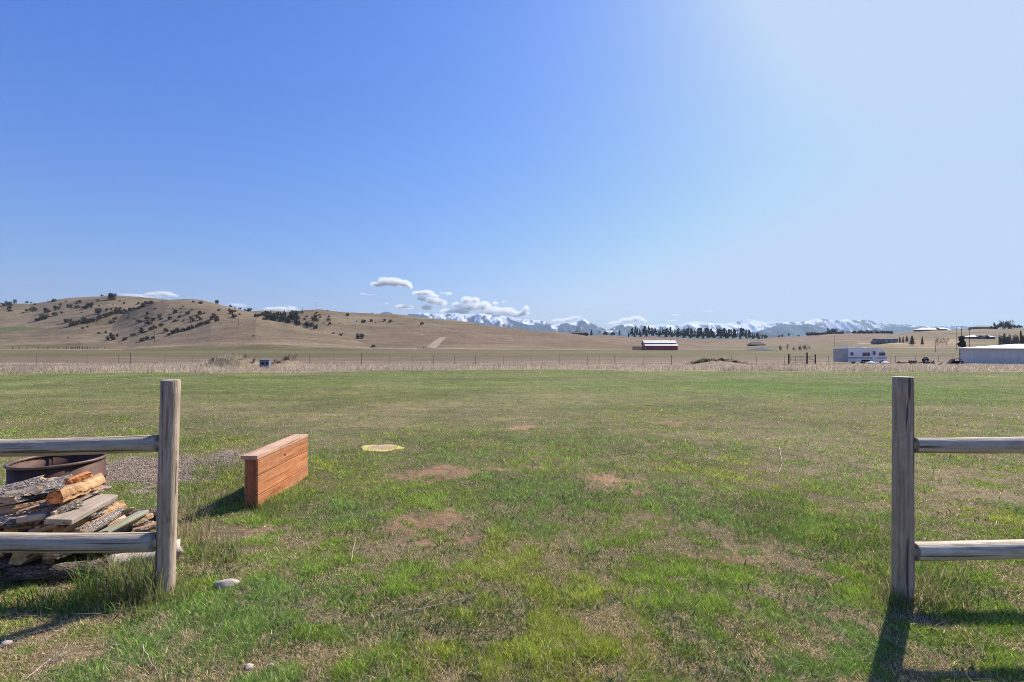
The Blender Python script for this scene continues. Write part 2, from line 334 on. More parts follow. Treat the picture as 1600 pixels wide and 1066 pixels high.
# ------------------------------------------------------------------ regional tints (linear albedo)
def near_fields(X, Y):
    """dirt, straw and freshness of the turf as smooth fields over the lawn"""
    X0, Y0 = X, Y
    X = X0 + .55 * (fbm(X0 * .9, Y0 * .9, 3, 201) - .5) + .35 * (fbm(X0 * 4, Y0 * 4, 3, 202) - .5) + .3 * (fbm(X0 * 11, Y0 * 11, 2, 212) - .5)
    Y = Y0 + .80 * (fbm(X0 * .9, Y0 * .9, 3, 203) - .5) + .35 * (fbm(X0 * 4, Y0 * 4, 3, 204) - .5) + .3 * (fbm(X0 * 11, Y0 * 11, 2, 214) - .5)
    n1 = fbm(X * .45, Y * .45, 4, 31); n2 = fbm(X * 1.6, Y * 1.6, 4, 41); n3 = fbm(X * 5, Y * 5, 3, 51)
    n4 = fbm(X * .12, Y * .25, 3, 61)
    w = (n2 - .5) * 1.5 + (n3 - .5) * .9
    dirt = np.zeros_like(X); straw = np.zeros_like(X); fresh = np.zeros_like(X)
    def ell(px, py, wx, wy, k):
        cx, cy = G(px, py); rx = wx / F * cy
        y0, y1 = G(px, py + wy)[1], G(px, py - wy)[1]; ry = (y1 - y0) / 2
        q = np.sqrt(((X - cx) / rx) ** 2 + ((Y - (y0 + y1) / 2) / ry) ** 2)
        return k * (1 - sst(.45, 1.35, q + w * .9))
    for a in [(690,735,62,13,1),(620,742,22,6,.7),(790,735,60,8,.75),(860,733,30,7,.6),(950,752,40,8,.6),(808,665,20,6,.9),(1040,664,20,5,.9),
              (685,812,45,16,1),(660,858,42,14,1),(755,850,45,11,.8),(570,880,50,16,.6),(540,880,35,12,.7),(980,855,30,10,.55),(1010,800,50,10,.4),(740,690,30,4,.4),
              (420,830,60,18,.5),(1180,855,50,24,.45),(330,835,45,12,.5),(910,835,40,10,.4),(1230,880,40,16,.4),(560,610,90,8,.4),(40,605,60,10,.4)]:
        dirt = np.maximum(dirt, ell(*a))
    for a in [(1180,860,60,22,.6),(1330,800,40,8,.5),(1120,760,30,6,.5),(1210,925,50,14,.45),(820,900,40,10,.45),(480,930,50,12,.45),(360,1010,60,14,.4),(1540,740,60,8,.5),(880,720,40,5,.5),(1000,700,40,4,.4),(560,760,30,6,.45)]:
        dirt = np.maximum(dirt, ell(*a))
    for a in [(1190,850,70,50,.9),(1550,775,70,20,1),(1400,740,200,30,.6),(1130,780,50,14,.8),(430,830,110,30,.7),(900,945,250,45,.45),(600,880,90,30,.8),
              (450,900,110,60,.55),(1250,980,160,60,.6),(1100,1010,200,50,.5),(250,640,250,18,.5),(640,650,200,16,.4),(60,600,200,16,.7),(880,620,160,14,.4),
              (150,1000,200,30,.6),(1350,1020,120,50,.5),(1250,700,120,25,.45),(1050,720,150,25,.3),(60,970,120,20,.5),(200,740,140,22,.8),(1480,860,80,18,.5),(1250,590,800,9,.35)]:
        straw = np.maximum(straw, ell(*a))
    for a in [(1350,612,260,15,1),(1500,625,180,12,1),(1190,602,110,8,.8),(820,700,330,40,.75),(600,775,190,45,.75),(900,780,160,40,.7),(1180,790,90,35,.9),(1230,850,110,30,.55),
              (1400,880,100,60,.8),(330,750,80,30,.8),(440,800,70,20,.7),(300,690,150,20,.5),(930,900,160,30,.5),(660,660,150,14,.5),(260,920,130,35,.8),(1500,730,110,18,.5),(850,980,300,50,.35),
              (1000,640,150,18,.4),(500,720,90,30,.7),(860,1040,500,40,.3)]:
        fresh = np.maximum(fresh, ell(*a))
    straw = np.clip(straw + (n1 - .52) * 1.5 + (n2 - .5) * .8 + (n4 - .5) * .4, 0, 1)
    fresh = np.clip(fresh + (n1 - .6) * -.8 + (n2 - .5) * .8, 0, 1)
    n5 = fbm(X * 9, Y * 9, 3, 52)
    dirt = sst(.22, 1.0, dirt + (n3 - .5) * 1.2 + (n5 - .5) * 1.5) * (dirt > .04)
    straw = np.clip(straw + (n3 - .5) * .7 + (n5 - .5) * .7, 0, 1)
    # gravel apron round the fire ring
    cx, cy = G(228, 738); q = np.sqrt(((X - cx) / 1.0) ** 2 + ((Y - cy) / .72) ** 2)
    gravel = 1 - sst(.7, 1.15, q + w * .8)
    return dirt, straw, fresh, gravel
def lerp(a, b, t): t = np.asarray(t)[..., None]; return a * (1 - t) + np.asarray(b, float) * t
def far_tint(X, Y):
    d = np.maximum(Y, 5); px = 800 + F * X / d
    w = (fbm(X / 45, Y / 12, 4, 71) - .5); w2 = fbm(X / 14, Y / 5, 4, 72) - .5; w3 = fbm(X / 90, Y / 40, 4, 73) - .5
    c = np.zeros(X.shape + (3,)) + np.array((.255, .20, .155))
    dd = d * (1 + w * .25)
    # rough grass strip by the wire fence
    c = lerp(c, (.40, .345, .27), (1 - sst(85, 110, dd)) * .9); c = lerp(c, (.17, .17, .08), np.clip((1 - sst(45, 80, dd)) * (w2 * 3 + .1), 0, .7))
    c = lerp(c, (.235, .195, .16), sst(78, 100, dd) * (1 - sst(125, 150, dd)) * .7)
    # hay field, green with the first growth
    g = sst(120, 150, dd) * (1 - sst(350, 372, d * (1 + w * .06)))
    gx = poly(px, [(-600,.75),(0,.75),(330,.8),(560,.85),(700,.5),(820,.7),(1000,.8),(1200,.75),(1600,.6),(2600,.6)])
    c = lerp(c, (.155, .165, .075), np.clip(g * gx * (1 + w2 * 1.4), 0, 1))
    c = lerp(c, (.30, .25, .19), np.clip(sst(205, 235, dd) * (1 - sst(262, 290, dd)) * (.35 + w2), 0, 1))
    # pale margin at the foot of the slopes
    c = lerp(c, (.42, .35, .26), np.clip(np.exp(-((d - 372 - w * 20) / 9) ** 2) * (.7 + w2), 0, 1) * (px < 980))
    # dry hill pasture
    hz = sst(372, 400, d)
    c = lerp(c, (.262, .217, .162), hz)
    c = lerp(c, (.33, .275, .20), np.clip(hz * (w3 * 3.4 + w2 * 1.8), 0, .85))
    c = lerp(c, (.20, .165, .10), np.clip(hz * (-w3 * 3.4 - w2 * 1.5), 0, .75))
    zz = terrain(X, Y); py = HY + (EYE - zz) / d * F
    # redder old field on the gentle right slopes
    c = lerp(c, (.25, .175, .13), np.clip(sst(560, 640, px) * sst(405, 430, d) * (1 - sst(1080, 1250, px)) * (.5 + w) * sst(508, 514, py), 0, .7))
    c = lerp(c, (.28, .205, .175), np.clip(sst(1180, 1260, px) * sst(520, 600, d) * .75, 0, 1) * (1 - sst(1370, 1400, px)))
    c = lerp(c, (.20, .19, .09), np.clip(sst(1060, 1180, px) * sst(400, 410, d) * (1 - sst(500, 540, d)) * (.55 + w), 0, 1))
    # irrigated patch at the foot of the far left hill
    c = lerp(c, (.16, .19, .075), np.clip(1.1 - np.sqrt(((px - 15) / 70) ** 2 + ((py - 514) / 5.5) ** 2) + w * .8, 0, 1))
    c = lerp(c, (.15, .16, .07), np.clip(1.1 - np.sqrt(((px - 60) / 110) ** 2 + ((py - 541) / 3.5) ** 2) + w2, 0, .8))
    c = lerp(c, (.13, .145, .055), np.clip(.9 - np.sqrt(((px - 1120) / 90) ** 2 + ((py - 550) / 4) ** 2), 0, .5))
    # bank of bare ground right of the ranch house
    c = lerp(c, (.42, .32, .22), np.clip(1.4 - np.sqrt(((px - 1440) / 85) ** 2 + ((py - 537) / 6) ** 2) + w2 * .9, 0, .85))
    c = lerp(c, (.50, .40, .31), np.clip(1.3 - np.sqrt(((px - 1490) / 22) ** 2 + ((py - 534) / 3.5) ** 2) + w2 * .9, 0, .8))
    return c * np.array((.66, .61, .53)) + np.zeros_like(c)
def tints(X, Y):
    X = np.asarray(X, float); Y = np.asarray(Y, float)
    dirt, straw, fresh, gravel = near_fields(X, Y)
    c = np.zeros(X.shape + (3,)) + np.array((.165, .135, .075))
    c = lerp(c, (.235, .19, .115), straw * .9)
    c = lerp(c, (.085, .105, .03), fresh * .6)
    c = lerp(c, (.29, .18, .112), dirt)
    c = lerp(c, (.30, .245, .195), gravel)
    # farther turf: the blades thin out, the sheet itself turns green
    d = np.maximum(Y, 0)
    far_l = np.zeros_like(c) + np.array((.135, .15, .055))
    far_l = lerp(far_l, (.20, .185, .10), straw * .6); far_l = lerp(far_l, (.10, .165, .035), fresh * .8); far_l = lerp(far_l, (.24, .16, .11), dirt * .8)
    c = c * (1 - sst(9, 18, d))[..., None] + far_l * sst(9, 18, d)[..., None]
    edge = lawn_edge(X, Y)
    return lerp(c, (0, 0, 0), edge) + far_tint(X, Y) * np.asarray(edge)[..., None]
def lawn_edge(X, Y):
    px = 800 + F * X / np.maximum(Y, 5)
    e = poly(px, [(-800,25.5),(0,25.5),(250,26.5),(460,26),(560,28),(640,30.5),(900,32),(960,29),(1300,28),(1600,26.5),(2600,26)])
    return sst(-1.6, 2.2, np.asarray(Y) - e + (fbm(X * .5, Y * .5, 4, 77) - .5) * 3.0)

# ------------------------------------------------------------------ ground sheet
ang = np.concatenate([np.linspace(-180, -62, 60)[:-1], np.linspace(-62, 62, 1500), np.linspace(62, 180, 60)[1:]])
rad = np.concatenate([[0.02], np.geomspace(.5, 45, 330), np.geomspace(45, 330, 110)[1:], np.linspace(333, 1020, 240), np.geomspace(1040, 9900, 24)])
A, R = np.meshgrid(np.radians(ang), rad)
X, Y = R * np.sin(A), R * np.cos(A)
Z = terrain(X, Y)
V = np.stack([X, Y, Z], -1).reshape(-1, 3)
nr, na = R.shape
i, j = np.meshgrid(np.arange(nr - 1), np.arange(na - 1), indexing='ij')
q = np.stack([i * na + j, i * na + j + 1, (i + 1) * na + j + 1, (i + 1) * na + j], -1).reshape(-1, 4)[:, ::-1]
gt = tints(X.ravel(), Y.ravel())
ground = fast_mesh('ground', V, q.ravel(), np.full(len(q), 4), M['ground'], gt, 'POINT', True)
tag(ground, kind='structure')
del V, q, X, Y, Z, A, R

# ------------------------------------------------------------------ grass
def blades(name, X, Y, h, w, col, lean, mat, seg2=False, flat=None, base=None):
    n = len(X); Zb = terrain(X, Y) if base is None else base
    a = rng.uniform(0, 2 * np.pi, n); la = rng.uniform(0, 2 * np.pi, n)
    dx, dy = np.cos(a) * w / 2, np.sin(a) * w / 2
    lx, ly = np.cos(la) * lean * h, np.sin(la) * lean * h
    zt = h * np.sqrt(np.clip(1 - lean ** 2, .01, 1))
    P = np.stack([X, Y, Zb], -1)
    s = np.stack([dx, dy, np.zeros(n)], -1)
    z0 = np.stack([np.zeros(n), np.zeros(n), -.004 + np.zeros(n)], -1)
    if flat is not None: z0[:, 2] += flat
    if not seg2:
        T = P + np.stack([lx, ly, zt], -1) + z0
        V = np.stack([P - s + z0, P + s + z0, T], 1).reshape(-1, 3)
        return fast_mesh(name, V, np.arange(3 * n), np.full(n, 3), mat, col)
    Mi = P + np.stack([lx * .35, ly * .35, zt * .62], -1) + z0; T = P + np.stack([lx, ly, zt], -1) + z0
    V = np.stack([P - s + z0, P + s + z0, Mi + s * .75, Mi - s * .75, T], 1).reshape(-1, 3)
    b = np.arange(n)[:, None] * 5
    loops = np.concatenate([b + np.array([[0, 1, 2, 3]]), b + np.array([[3, 2, 4]])], 1).ravel()
    sizes = np.tile([4, 3], n); return fast_mesh(name, V, loops, sizes, mat, np.repeat(col, 2, 0))
def blade_colours(X, Y, straw, fresh, dirt):
    n = len(X); r = rng.random(n); t = rng.random(n)[:, None]
    g1 = np.array((.185, .255, .035)); g2 = np.array((.135, .215, .055)); g3 = np.array((.30, .30, .045))
    st1 = np.array((.66, .52, .31)); st2 = np.array((.34, .24, .135))
    m = fbm(X * .8, Y * .8, 3, 101)[:, None]; blue = sst(.45, .62, fbm(X * 1.2 + 5, Y * 1.2, 3, 111))[:, None]
    yel = sst(.56, .68, fbm(X * .7 + 9, Y * .7, 3, 121))[:, None]
    blue = blue * .65; green = g1 * (1 - blue) + g2 * blue; green = green * (1 - yel * .5) + g3 * yel * .5
    green = green * (.7 + .75 * t)
    strawc = (st1 * t + st2 * (1 - t)) * 1.08
    tf = fbm(X * 7, Y * 7, 2, 131); tb = fbm(X * 3.2, Y * 3.2, 3, 133)
    ps = np.clip(.15 + straw * .45 - fresh * .22 + dirt * .35 - (tf - .5) * 1.7 - (tb - .5) * .8, .04, .95)
    ps = np.clip(ps - .48 * sst(6, 14, Y), .04, .95)
    st1 = st1 * .8
    green = green * (1.12 + (.9 * (tf - .5) + .4 * (tb - .5)))[:, None]
    isS = (r < ps)[:, None]
    return np.where(isS, strawc, green) * (np.clip(np.exp(rng.normal(0, .45, n) * (1 - .6 * sst(7, 16, Y))), .35, 2.2) * (1.08 - .10 * sst(8, 16, Y)))[:, None], isS[:, 0]
def scatter_lawn(n, ylo, yhi, umax):
    y = rng.uniform(ylo, yhi, n); Yd = EYE * F / (y - HY); u = rng.uniform(-umax, umax, n)
    return u * Yd, Yd
# near turf
def keep(X, Y, dirt, gravel, straw):
    tf = fbm(X * 7, Y * 7, 2, 131); cxr, cyr = G(596, 701); r = rng.random(len(X)) * (((X - cxr) / .25) ** 2 + ((Y - cyr) / .19) ** 2 > 1) * np.where(Y < 7, np.clip((tf - .32) * 5, .2, 1), 1); return r > np.clip(dirt * .80 + gravel * .95 + straw * .12, .04, .985)
X, Y = scatter_lawn(1800000, 571, 1250, 1.28)
Xs, Ys = scatter_lawn(420000, 580, 1000, 1.0); Xs = Xs + np.sign(Xs) * 1.28 * Ys; X = np.concatenate([X, Xs]); Y = np.concatenate([Y, Ys])
k = lawn_edge(X, Y) < .5; X, Y = X[k], Y[k]
dirt, straw, fresh, gravel = near_fields(X, Y); k = keep(X, Y, dirt, gravel, straw)
X, Y, dirt, straw, fresh = X[k], Y[k], dirt[k], straw[k], fresh[k]
col, isS = blade_colours(X, Y, straw, fresh, dirt)
px = Y / 483.0
tuft = fbm(X * 7, Y * 7, 2, 131)
big = sst(.42, .62, fbm(X * 3.2, Y * 3.2, 3, 133))
h = rng.uniform(.016, .04, len(X)) * (.3 + 1.5 * tuft) * (1 + .2 * fresh - .3 * straw) * (.8 + .35 * big); h = np.maximum(h, px * .7)
w = np.maximum(rng.uniform(.0025, .006, len(X)), px * .5)
lean = np.where(isS, rng.uniform(.5, .98, len(X)), rng.uniform(.45, .985, len(X)))
h = np.where(isS, h * 1.25, h)
grass = blades('grass', X, Y, h, w, col, lean, M['blades'], seg2=False)
tag(grass, 'short green and straw coloured turf covering the pasture', 'grass', kind='stuff')
# dead stems lying in the turf
X, Y = scatter_lawn(60000, 650, 1250, 1.25)
dirt, straw, fresh, gravel = near_fields(X, Y)
k = rng.random(len(X)) < np.clip(.15 + straw * .8 + dirt * .9 - gravel * .4, 0, 1); X, Y = X[k], Y[k]
n = len(X); t = rng.random(n)[:, None]
col = np.array((.50, .41, .28)) * t + np.array((.30, .235, .16)) * (1 - t)
L = rng.uniform(.03, .13, n) * (1 + (rng.random(n) < .04) * 1.2)
o = blades('dead_stems', X, Y, L, np.maximum(.0022, Y / 483 * .32), col, rng.uniform(.93, .995, n), M['straw'], flat=rng.uniform(.008, .03, n))
tag(o, 'pale dead stems matted over the short turf', 'dead grass', kind='stuff')
# leafy clover-like rosettes giving the turf coarse texture
X, Y = scatter_lawn(70000, 690, 1230, 1.2)
dirt, straw, fresh, gravel = near_fields(X, Y)
cl = fbm(X * 2.2, Y * 2.2, 3, 141); k = (rng.random(len(X)) < np.clip(fresh * 1.1 + .12, 0, 1)) & (cl > .5) & (gravel < .3) & (dirt < .5); X, Y = X[k], Y[k]
n = len(X); t = rng.random(n)[:, None]; col = np.array((.085, .16, .045)) * t + np.array((.14, .20, .07)) * (1 - t)
o = blades('broad_leaves', X, Y, rng.uniform(.03, .06, n), rng.uniform(.006, .012, n), col, rng.uniform(.5, .95, n), M['blades'], seg2=True)
tag(o, 'broader green leaves of weeds growing in the turf', 'weeds', kind='stuff')

# longer grass round posts, pile and box
def clump(px0, px1, py0, py1, n, hmin, hmax, dry, w=.0045):
    out = []
    pxs = rng.uniform(px0, px1, n); pys = rng.uniform(py0, py1, n)
    Yd = EYE * F / (pys - HY); return (pxs - 800) / F * Yd, Yd, rng.uniform(hmin, hmax, n), np.full(n, dry), np.full(n, w)
parts = [clump(-60,150,932,962,260,.05,.12,.1,.006), clump(60,240,932,965,500,.05,.13,.3,.005), clump(168,252,905,945,620,.12,.27,.5,.0045), clump(120,200,910,940,160,.14,.26,.1,.006), clump(215,300,915,945,320,.06,.13,.4,.004),
         clump(1385,1480,905,948,900,.06,.14,.5), clump(1350,1520,870,960,1400,.04,.09,.45), clump(400,486,752,800,500,.05,.12,.2), clump(395,440,775,808,420,.05,.10,.2),
         clump(285,400,770,800,500,.05,.13,.3), clump(290,375,850,880,380,.05,.12,.4), clump(265,330,800,850,260,.08,.2,.95), clump(300,380,720,770,500,.05,.11,.1),
         clump(1150,1260,770,850,900,.05,.10,.15), clump(1290,1400,810,860,500,.05,.10,.2), clump(870,930,690,715,150,.06,.11,.1), clump(180,330,690,702,500,.06,.12,.1)]
X, Y, h, dry, w = [np.concatenate(a) for a in zip(*parts)]
t = rng.random(len(X))[:, None]; isd = (rng.random(len(X)) < dry)[:, None]
col = np.where(isd, np.array((.48, .38, .20)) * (.6 + .5 * t), (np.array((.10, .19, .03)) * t + np.array((.20, .26, .06)) * (1 - t)))
o = blades('tall_grass', X, Y, h, w, col, rng.uniform(.15, .8, len(X)), M['blades'], seg2=True)
tag(o, 'longer green and straw grass left around the posts and firewood', 'grass', kind='stuff')

# tall dry grass along the pasture fence
n = 330000
Yd = 24 + 66 * rng.random(n) ** 1.15; u = rng.uniform(-1.25, 1.25, n); X = u * Yd; Y = Yd
e = lawn_edge(X, Y); pn = fbm(X * .35, Y * .5, 4, 151); pn2 = fbm(X * .12, Y * .12, 3, 152)
k = (rng.random(n) < e * 1.2) & (rng.random(n) < np.clip((pn - .42) * 7, .05, 1) * np.where(Y > 58, .55, 1)); X, Y, pn, pn2 = X[k], Y[k], pn[k], pn2[k]
n = len(X); t = rng.random(n)[:, None]
pxx = 800 + F * X / Y
h = rng.uniform(.08, .30, n) * (.2 + pn * 1.6) * np.where(Y > 60, .7, 1)
for cx, cy, s, a in [(650, 44, 10, 1.6), (672, 44, 5, 2.4), (340, 42, 40, .5), (480, 38, 40, .35), (120, 36, 40, .2), (825, 42, 4, 1.2), (1100, 44, 30, .3)]:
    h = h * (1 + a * np.exp(-((pxx - cx) / s) ** 2 - ((Y - cy) / 5) ** 2))
pink = sst(.45, .6, pn2)[:, None]
t = t ** 1.2; col = (np.array((.88, .74, .56)) * t + np.array((.32, .245, .17)) * (1 - t)) * (.7 + .6 * fbm(X * .8, Y * .8, 3, 155))[:, None] * (1 - pink * .25) 
col = np.where((rng.random(n) < .06)[:, None], np.array((.10, .10, .05)), col)
o = blades('dry_grass', X, Y, h, Y / 483 * .32, col, rng.uniform(.1, .75, n), M['straw'])
tag(o, 'strip of tall pale dry grass along the wire pasture fence', 'dry grass', kind='stuff')

# ------------------------------------------------------------------ gravel by the fire ring
n = 26000
cx, cy = G(228, 738)
X = cx + rng.normal(0, .7, n); Y = cy + rng.normal(0, .5, n)
g = near_fields(X, Y)[3]; k = rng.random(n) < g; X, Y = X[k], Y[k]; n = len(X)
base8 = np.array([(1,0,0),(0,1,0),(-1,0,0),(0,-1,0),(0,0,.8),(0,0,-.5)], float)
fc = np.array([(0,1,4),(1,2,4),(2,3,4),(3,0,4),(1,0,5),(2,1,5),(3,2,5),(0,3,5)])
sz = (.0035 + .010 * rng.random(n) ** 3)[:, None, None] * rng.uniform(.6, 1.3, (n, 1, 3))
a = rng.uniform(0, 6.28, n); ca, sa = np.cos(a), np.sin(a)
v = base8[None] * sz; v = v * rng.uniform(.75, 1.25, (n, 6, 1))
vx = v[..., 0] * ca[:, None] - v[..., 1] * sa[:, None] + X[:, None]; vy = v[..., 0] * sa[:, None] + v[..., 1] * ca[:, None] + Y[:, None]
vz = v[..., 2] + terrain(X, Y)[:, None] + .004
V = np.stack([vx, vy, vz], -1).reshape(-1, 3); lp = (np.arange(n)[:, None, None] * 6 + fc[None]).ravel()
t = rng.random(n)[:, None]; colr = np.array((.56, .45, .35)) * t + np.array((.26, .19, .14)) * (1 - t)
o = fast_mesh('gravel', V, lp, np.full(n * 8, 3), M['straw'], np.repeat(colr, 8, 0))
tag(o, 'grey brown gravel spread around the rusty fire ring', 'gravel', kind='stuff')

# ------------------------------------------------------------------ post and rail fences
def round_post(name, r, z0, z1, parent, lean=(0, 0), seed=0):
    random.seed(seed); mb = MB(); nz, ns = 16, 28; vs = []; off = [random.uniform(-.035, .035) for _ in range(ns)]
    for k in range(nz + 1):
        f = k / nz; z = z0 + (z1 - z0) * f
        for s in range(ns):
            a = 2 * math.pi * s / ns; rr = r * (1.05 - .07 * f) * (1 + off[s] + .012 * math.sin(5 * f + a * 2 + seed))
            vs.append((lean[0] * f + math.cos(a) * rr, lean[1] * f + math.sin(a) * rr, z))
    fs = [(k*ns+s, k*ns+(s+1)%ns, (k+1)*ns+(s+1)%ns, (k+1)*ns+s) for k in range(nz) for s in range(ns)]
    vs2 = [(lean[0] + (x - lean[0]) * .93, lean[1] + (y - lean[1]) * .93, z + .006) for x, y, z in vs[-ns:]]
    n = len(vs); vs += vs2; b0 = nz * ns
    fs += [(b0+s, b0+(s+1)%ns, n+(s+1)%ns, n+s) for s in range(ns)]; fs.append(tuple(n + s for s in range(ns)))
    mb.add(vs, fs, 0); mb.m[-1] = 1
    o = mb.build(name, [M['post'], M['cut']], parent, True); 
    for p in list(o.data.polygons)[-1:]: p.use_smooth = False
    return o
def rail(parent, p0, p1, r0, r1, seed=0):
    """a peeled round rail; the end at p0 is rounded off and let into the post"""
    random.seed(seed); p0 = Vector(p0); p1 = Vector(p1); L = (p1 - p0).length; ns = 24
    prof = [(-.05, .45), (0, .5), (.001, .97), (.004, .99), (.02, 1.0), (.05, 1.0)] + [(.05 + (L - .05) * k / 14, 1.0) for k in range(1, 15)]
    off = [random.uniform(-.025, .025) for _ in range(ns)]; vs = []
    for x, f in prof:
        r = (r0 + (r1 - r0) * max(x, 0) / L) * f
        wob = .010 * math.sin(x * 2.3 + seed)
        for s in range(ns):
            a = 2 * math.pi * s / ns; vs.append((x, math.cos(a) * r * (1 + off[s]), math.sin(a) * r * (1 + off[s]) + wob))
    m = len(prof)
    fs = [(k*ns+s, (k+1)*ns+s, (k+1)*ns+(s+1)%ns, k*ns+(s+1)%ns) for k in range(m-1) for s in range(ns)]
    idx = [1 if k < 2 else 0 for k in range(m-1) for s in range(ns)]
    fs.append(tuple(range(ns))); fs.append(tuple((m-1)*ns+s for s in range(ns))[::-1]); idx += [1, 1]
    o = mesh_obj('rail', vs, fs, [M['rail'], M['cut']], parent, True, idx)
    for p in o.data.polygons:
        if p.material_index == 1: p.use_smooth = False
    d = (p1 - p0).normalized(); o.rotation_euler = d.to_track_quat('X', 'Z').to_euler(); o.location = p0
    return o
RY, RX = 2.78, 2.25
f = empty('post_and_rail_fence', (RX, RY, 0))
tag(f, 'weathered round wooden post with two rails running off to the right', 'fence', 'post and rail fences either side of the opening')
round_post('post', .051, -.05, 1.268, f, (0, 0), 3)
rail(f, (.050, -.012, .892), (2.9, -.02, .892), .045, .05, 4)
rail(f, (.050, -.012, .284), (2.9, -.02, .29), .053, .05, 5)
LX, LY = -2.05, 2.85
f = empty('post_and_rail_fence', (LX, LY, 0))
tag(f, 'grey wooden post and two thick rails in front of the firewood', 'fence', 'post and rail fences either side of the opening')
round_post('post', .050, -.05, 1.245, f, (.036, 0), 8)
rail(f, (-.046 + .025, -.018, .876), (-2.9, -.02, .838), .049, .055, 9)
rail(f, (-.042, -.018, .308), (-2.9, -.02, .30), .056, .058, 10)

# ------------------------------------------------------------------ cedar box wall
def box_wall():
    nx, ny = G(403, 792); fx, fy = G(481, 743)
    L = math.hypot(fx - nx, fy - ny); rz = math.atan2(fy - ny, fx - nx) - math.pi / 2
    t = empty('cedar_box', (nx, ny, tz(nx, ny)), rz)       # local: long axis +Y, seen face at x = 0
    tag(t, 'reddish cedar plank box standing on edge in the grass', 'wooden box')
    W = .125; H = .445
    for z0, z1 in ((.300, H), (.122, .292), (-.03, .114)):
        mb = MB(); mb.box(-.022, 0, 0, L, z0, z1); mb.build('side_board', M['cedar'], t)
        mb = MB(); mb.box(-W, -W + .02, .004, L, z0, z1); mb.build('side_board', M['cedar'], t)
    for y in (.0065, L - .0435):
        mb = MB(); mb.box(-W + .0225, -.0245, y, y + .037, -.03, H - .003); mb.build('end_board', M['cedar_end'], t)
    mb = MB(); mb.box(-W - .022, .004, -.018, L + .004, H + .001, H + .037); top = mb.build('top_board', M['cedar_top'], t)
    for y, z in ((.03, .41), (.02, .34), (.02, .26), (L - .03, .41), (L - .03, .33), (L - .03, .2), (.02, .06)): mb = MB(); mb.tube([(-.003, y, z), (.0022, y, z)], .0045, 8); mb.build('screw', M['rust_rim'], t)
    for o in t.children:
        if o.name.startswith(('top_board', 'side_board')):
            b = o.modifiers.new('bevel', 'BEVEL'); b.width = .003; b.segments = 2
box_wall()

# ------------------------------------------------------------------ rusty fire ring
def fire_ring():
    cx, cy = -4.56, 4.86; r = .365
    t = empty('fire_ring', (cx, cy, tz(cx, cy)))
    tag(t, 'rusty round steel fire ring behind the firewood pile', 'fire ring')
    ns = 72
    def lathe(prof, name, m):
        vs = [(math.cos(2*math.pi*s/ns) * (r + a), math.sin(2*math.pi*s/ns) * (r + a), z) for a, z in prof for s in range(ns)]
        k = len(prof); fs = [(i*ns+s, i*ns+(s+1)%ns, ((i+1)%k)*ns+(s+1)%ns, ((i+1)%k)*ns+s) for i in range(k) for s in range(ns)]
        return mesh_obj(name, vs, fs, m, t, True)
    o = lathe([(0, -.02), (0, .10), (.012, .105), (.012, .118), (0, .123), (0, .29), (-.006, .29), (-.006, -.02)], 'ring_wall', M['rust'])
    lathe([(-.012, .291), (.012, .291), (.017, .298), (.017, .312), (.012, .318), (-.008, .318), (-.013, .312), (-.013, .298)], 'rim', M['rust_rim'])
    vs = [(0, 0, .05)]; rr = [.12, .22, .31, .358]
    for q in rr:
        for s in range(36):
            a = 2*math.pi*s/36; vs.append((math.cos(a)*q, math.sin(a)*q, .05 + random.uniform(-.012, .012) - .02 * q))
    fs = [(0, 1+s, 1+(s+1) % 36) for s in range(36)] + [(1+k*36+s, 1+(k+1)*36+s, 1+(k+1)*36+(s+1)%36, 1+k*36+(s+1)%36) for k in range(3) for s in range(36)]
    mesh_obj('ash_bed', vs, fs, M['ash'], t, True)
fire_ring()

